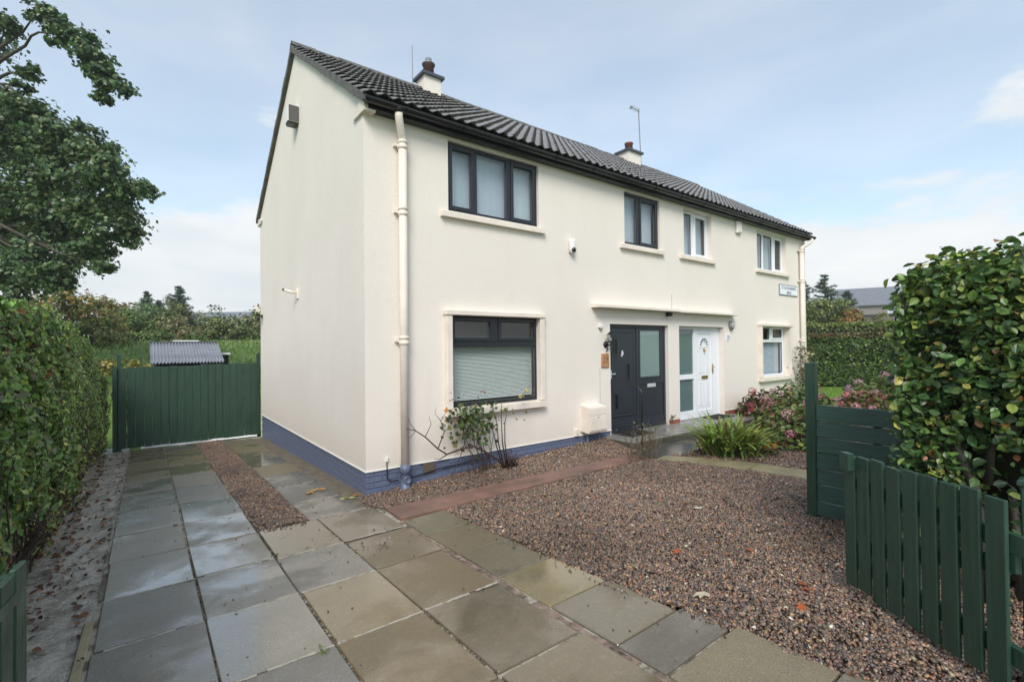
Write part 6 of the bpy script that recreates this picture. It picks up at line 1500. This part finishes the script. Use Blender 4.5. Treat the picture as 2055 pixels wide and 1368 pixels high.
conifer('taller dark conifer on the skyline above the shed', .22, 49.8, 7.7, 2.1, PC); conifer('shorter conifer left of the taller one on the skyline', -2.17, 54.2, 7.45, 1.9, PC); conifer('half hidden conifer between the two on the skyline', -1.2, 55, 6.6, 1.5, PC)
conifer('broad dark conifer above the far clipped hedge', 51.8, 12.9, 8.4, 2.6, PC); conifer('dark conifer partly hidden by the end of the cream house', 53.5, 15.4, 8.1, 2.3, PC); conifer('small conifer beside the slate roofed house', 50.3, 10.6, 6.4, 1.8, PC)
RS = [(31.16,6.10,3.5,1.0),(32.02,5.43,3.6,1.0),(31.40,5.92,2.6,1.1),(32.52,5.06,3.0,.9),(30.6,6.8,3.3,1.0),(31.8,5.5,1.8,1.1)]
broadleaf('garden_tree', 'bushy olive green tree over the far hedges', (31.6, 5.8, t1(31.6, 5.8)), RS, 900, .17, [(0.176,0.225,0.058,3), (0.234,0.273,0.078,3), (0.108,0.156,0.039,2), (0.332,0.332,0.098,.8)], .12, fork=.3)
broadleaf('garden_tree', 'small orange tinted tree in front of the slate roofed house', (30.6, 4.1, t1(30.6, 4.1)), [(30.59,4.01,3.25,.5),(30.43,4.15,2.7,.55),(30.9,3.8,2.5,.45)], 1500, .13, [(0.450,0.180,0.053,3), (0.300,0.210,0.060,2), (0.180,0.180,0.053,1.5)], .06, fork=.3)
broadleaf('garden_tree', 'thin yellow green tree in front of the far stone wall', (32.9, 3.5, t1(32.9, 3.5)), [(31.13,3.61,2.8,.45),(33.16,3.32,2.9,.55),(32.92,3.51,2.4,.55),(32.0,3.5,2.2,.5)], 1300, .13, [(0.240,0.255,0.075,3), (0.165,0.195,0.060,2), (0.330,0.240,0.075,1)], .06, fork=.3)
# far houses
def far_house(label, c, yaw, L, D, zb, ze, zr, wall, chim=True):
    t = thing('far_house', (c[0], c[1], zb), label, 'house'); Rz = Matrix.Rotation(yaw, 3, 'Z')
    def tr(mb): mb.v = [tuple(Rz@Vector(p)+Vector((c[0], c[1], 0))) for p in mb.v]; return mb
    mb = MB(); mb.box(-L/2, L/2, -D/2, D/2, zb-.5, ze); mb.prism([(-L/2, -D/2, ze), (-L/2, D/2, ze), (-L/2, 0, zr-.05)], (L, 0, 0)); tr(mb).build('wall', wall, t)
    mb = MB(); ov = .35; sl = (zr-ze)/(D/2)
    for s in (-1, 1): mb.prism([(-L/2-.2, 0, zr), (-L/2-.2, s*(D/2+ov), ze-sl*ov), (-L/2-.2, s*(D/2+ov), ze-sl*ov+.12), (-L/2-.2, 0, zr+.12)], (L+.4, 0, 0))
    r = tr(mb).build('roof', 'slate', t)
    for k, fx in enumerate((-.30, .10, .36)):
        mb = MB(); frame_rect(mb, fx*L-.55, fx*L+.55, ze-1.45, ze-.25, -D/2-.03, -D/2+.05, .08, .01); w = tr(mb).build('window', 'upvc', t)
        mb = MB(); mb.box(fx*L-.47, fx*L+.47, -D/2-.012, -D/2+.03, ze-1.37, ze-.33); tr(mb).build('pane', 'curtain', w)
    if chim:
        mb = MB(); mb.box(L*.28, L*.28+1.0, -.4, .4, zr-.5, zr+.9); tr(mb).build('chimney', wall, r)
        mb = MB(); mb.lathe((L*.28+.5, 0, zr+.9), [(.16, 0), (.13, .45)], 8); tr(mb).build('chimney_pot', 'terracotta', r)
    return t
far_house('grey harled house with blue slate roof beyond the far gardens', (74.0, 14.5), math.radians(-37-90+58), 10, 8, t1(74, 14), 6.4, 8.7, 'grey_wall')
far_house('long low roofed house on the skyline beside the gable', (8.5, 82), math.radians(-37), 14, 8, t1(8.5, 82), 5.4, 7.5, 'trim')
t = thing('stone_wall', (46, 7.4, t1(46, 7.4)), 'grey stone garden wall below the slate roofed house', 'wall')
MB().cbox(43.6, 44.2, 1.0, 14.0, t1(44, 7)-.6, 3.75, .03).build('wall_body', 'far_stone', t); MB().cbox(43.5, 44.3, 0.95, 14.05, 3.752, 3.86, .02).build('coping', 'far_stone', t)
# rough growth of the field behind the gate
n = 9000; y = rng.uniform(12.5, 33, n); x = rng.uniform(-7, 7, n); P = np.stack([x, y, T(x, y)-.03+.16*rng.random(n)*(1+.6*wob(x, y*.7))], 1)
o = leaves('field_grass', P, rng.normal(0, .35, (n, 3))+np.array([0, -.6, .45]), .26*(.5+.8*rng.random(n)), palette(n, [(.13,.22,.04,3), (.18,.28,.055,3), (.25,.30,.08,1.2), (.09,.16,.03,2)], .2), 'leaf', None, 'needle', np.array([0, 0, 1.])+rng.normal(0, .35, (n, 3)))
tag(o, 'rough grass and weeds of the field behind the gate', 'grass', kind='stuff')
n = 2600; x = rng.uniform(9.5, 20.3, n); y = rng.uniform(-4.5, 5, n); P = np.stack([x, y, T(x, y)+.0], 1)
o = leaves('lawn_grass', P, rng.normal(0, .5, (n, 3))+np.array([-.8, -.3, .4]), .07, palette(n, [(.10,.20,.025), (.14,.25,.035)], .15), 'leaf', None, 'needle', np.array([0, 0, 1.])+rng.normal(0, .3, (n, 3)))
tag(o, 'short blades of grass on the far lawn', 'grass', kind='stuff')

# ================================================================== thin damp air
mb = MB(); mb.box(-120, 130, -60, 130, -2.2, 14.0)
hz_o = mb.build('haze', 'dark'); hz_o.data.materials.clear()
hm = bpy.data.materials.new('damp_air'); hm.use_nodes = True; hn, hl = hm.node_tree.nodes, hm.node_tree.links; hn.clear()
ho = hn.new('ShaderNodeOutputMaterial'); hv = hn.new('ShaderNodeVolumePrincipled')
hv.inputs['Color'].default_value = (0.93, 0.95, 0.97, 1); hv.inputs['Density'].default_value = 0.0012; hv.inputs['Anisotropy'].default_value = 0.2
hl.new(hv.outputs[0], ho.inputs['Volume']); hz_o.data.materials.append(hm)
tag(hz_o, 'thin damp air fading the far trees', 'haze', kind='stuff')
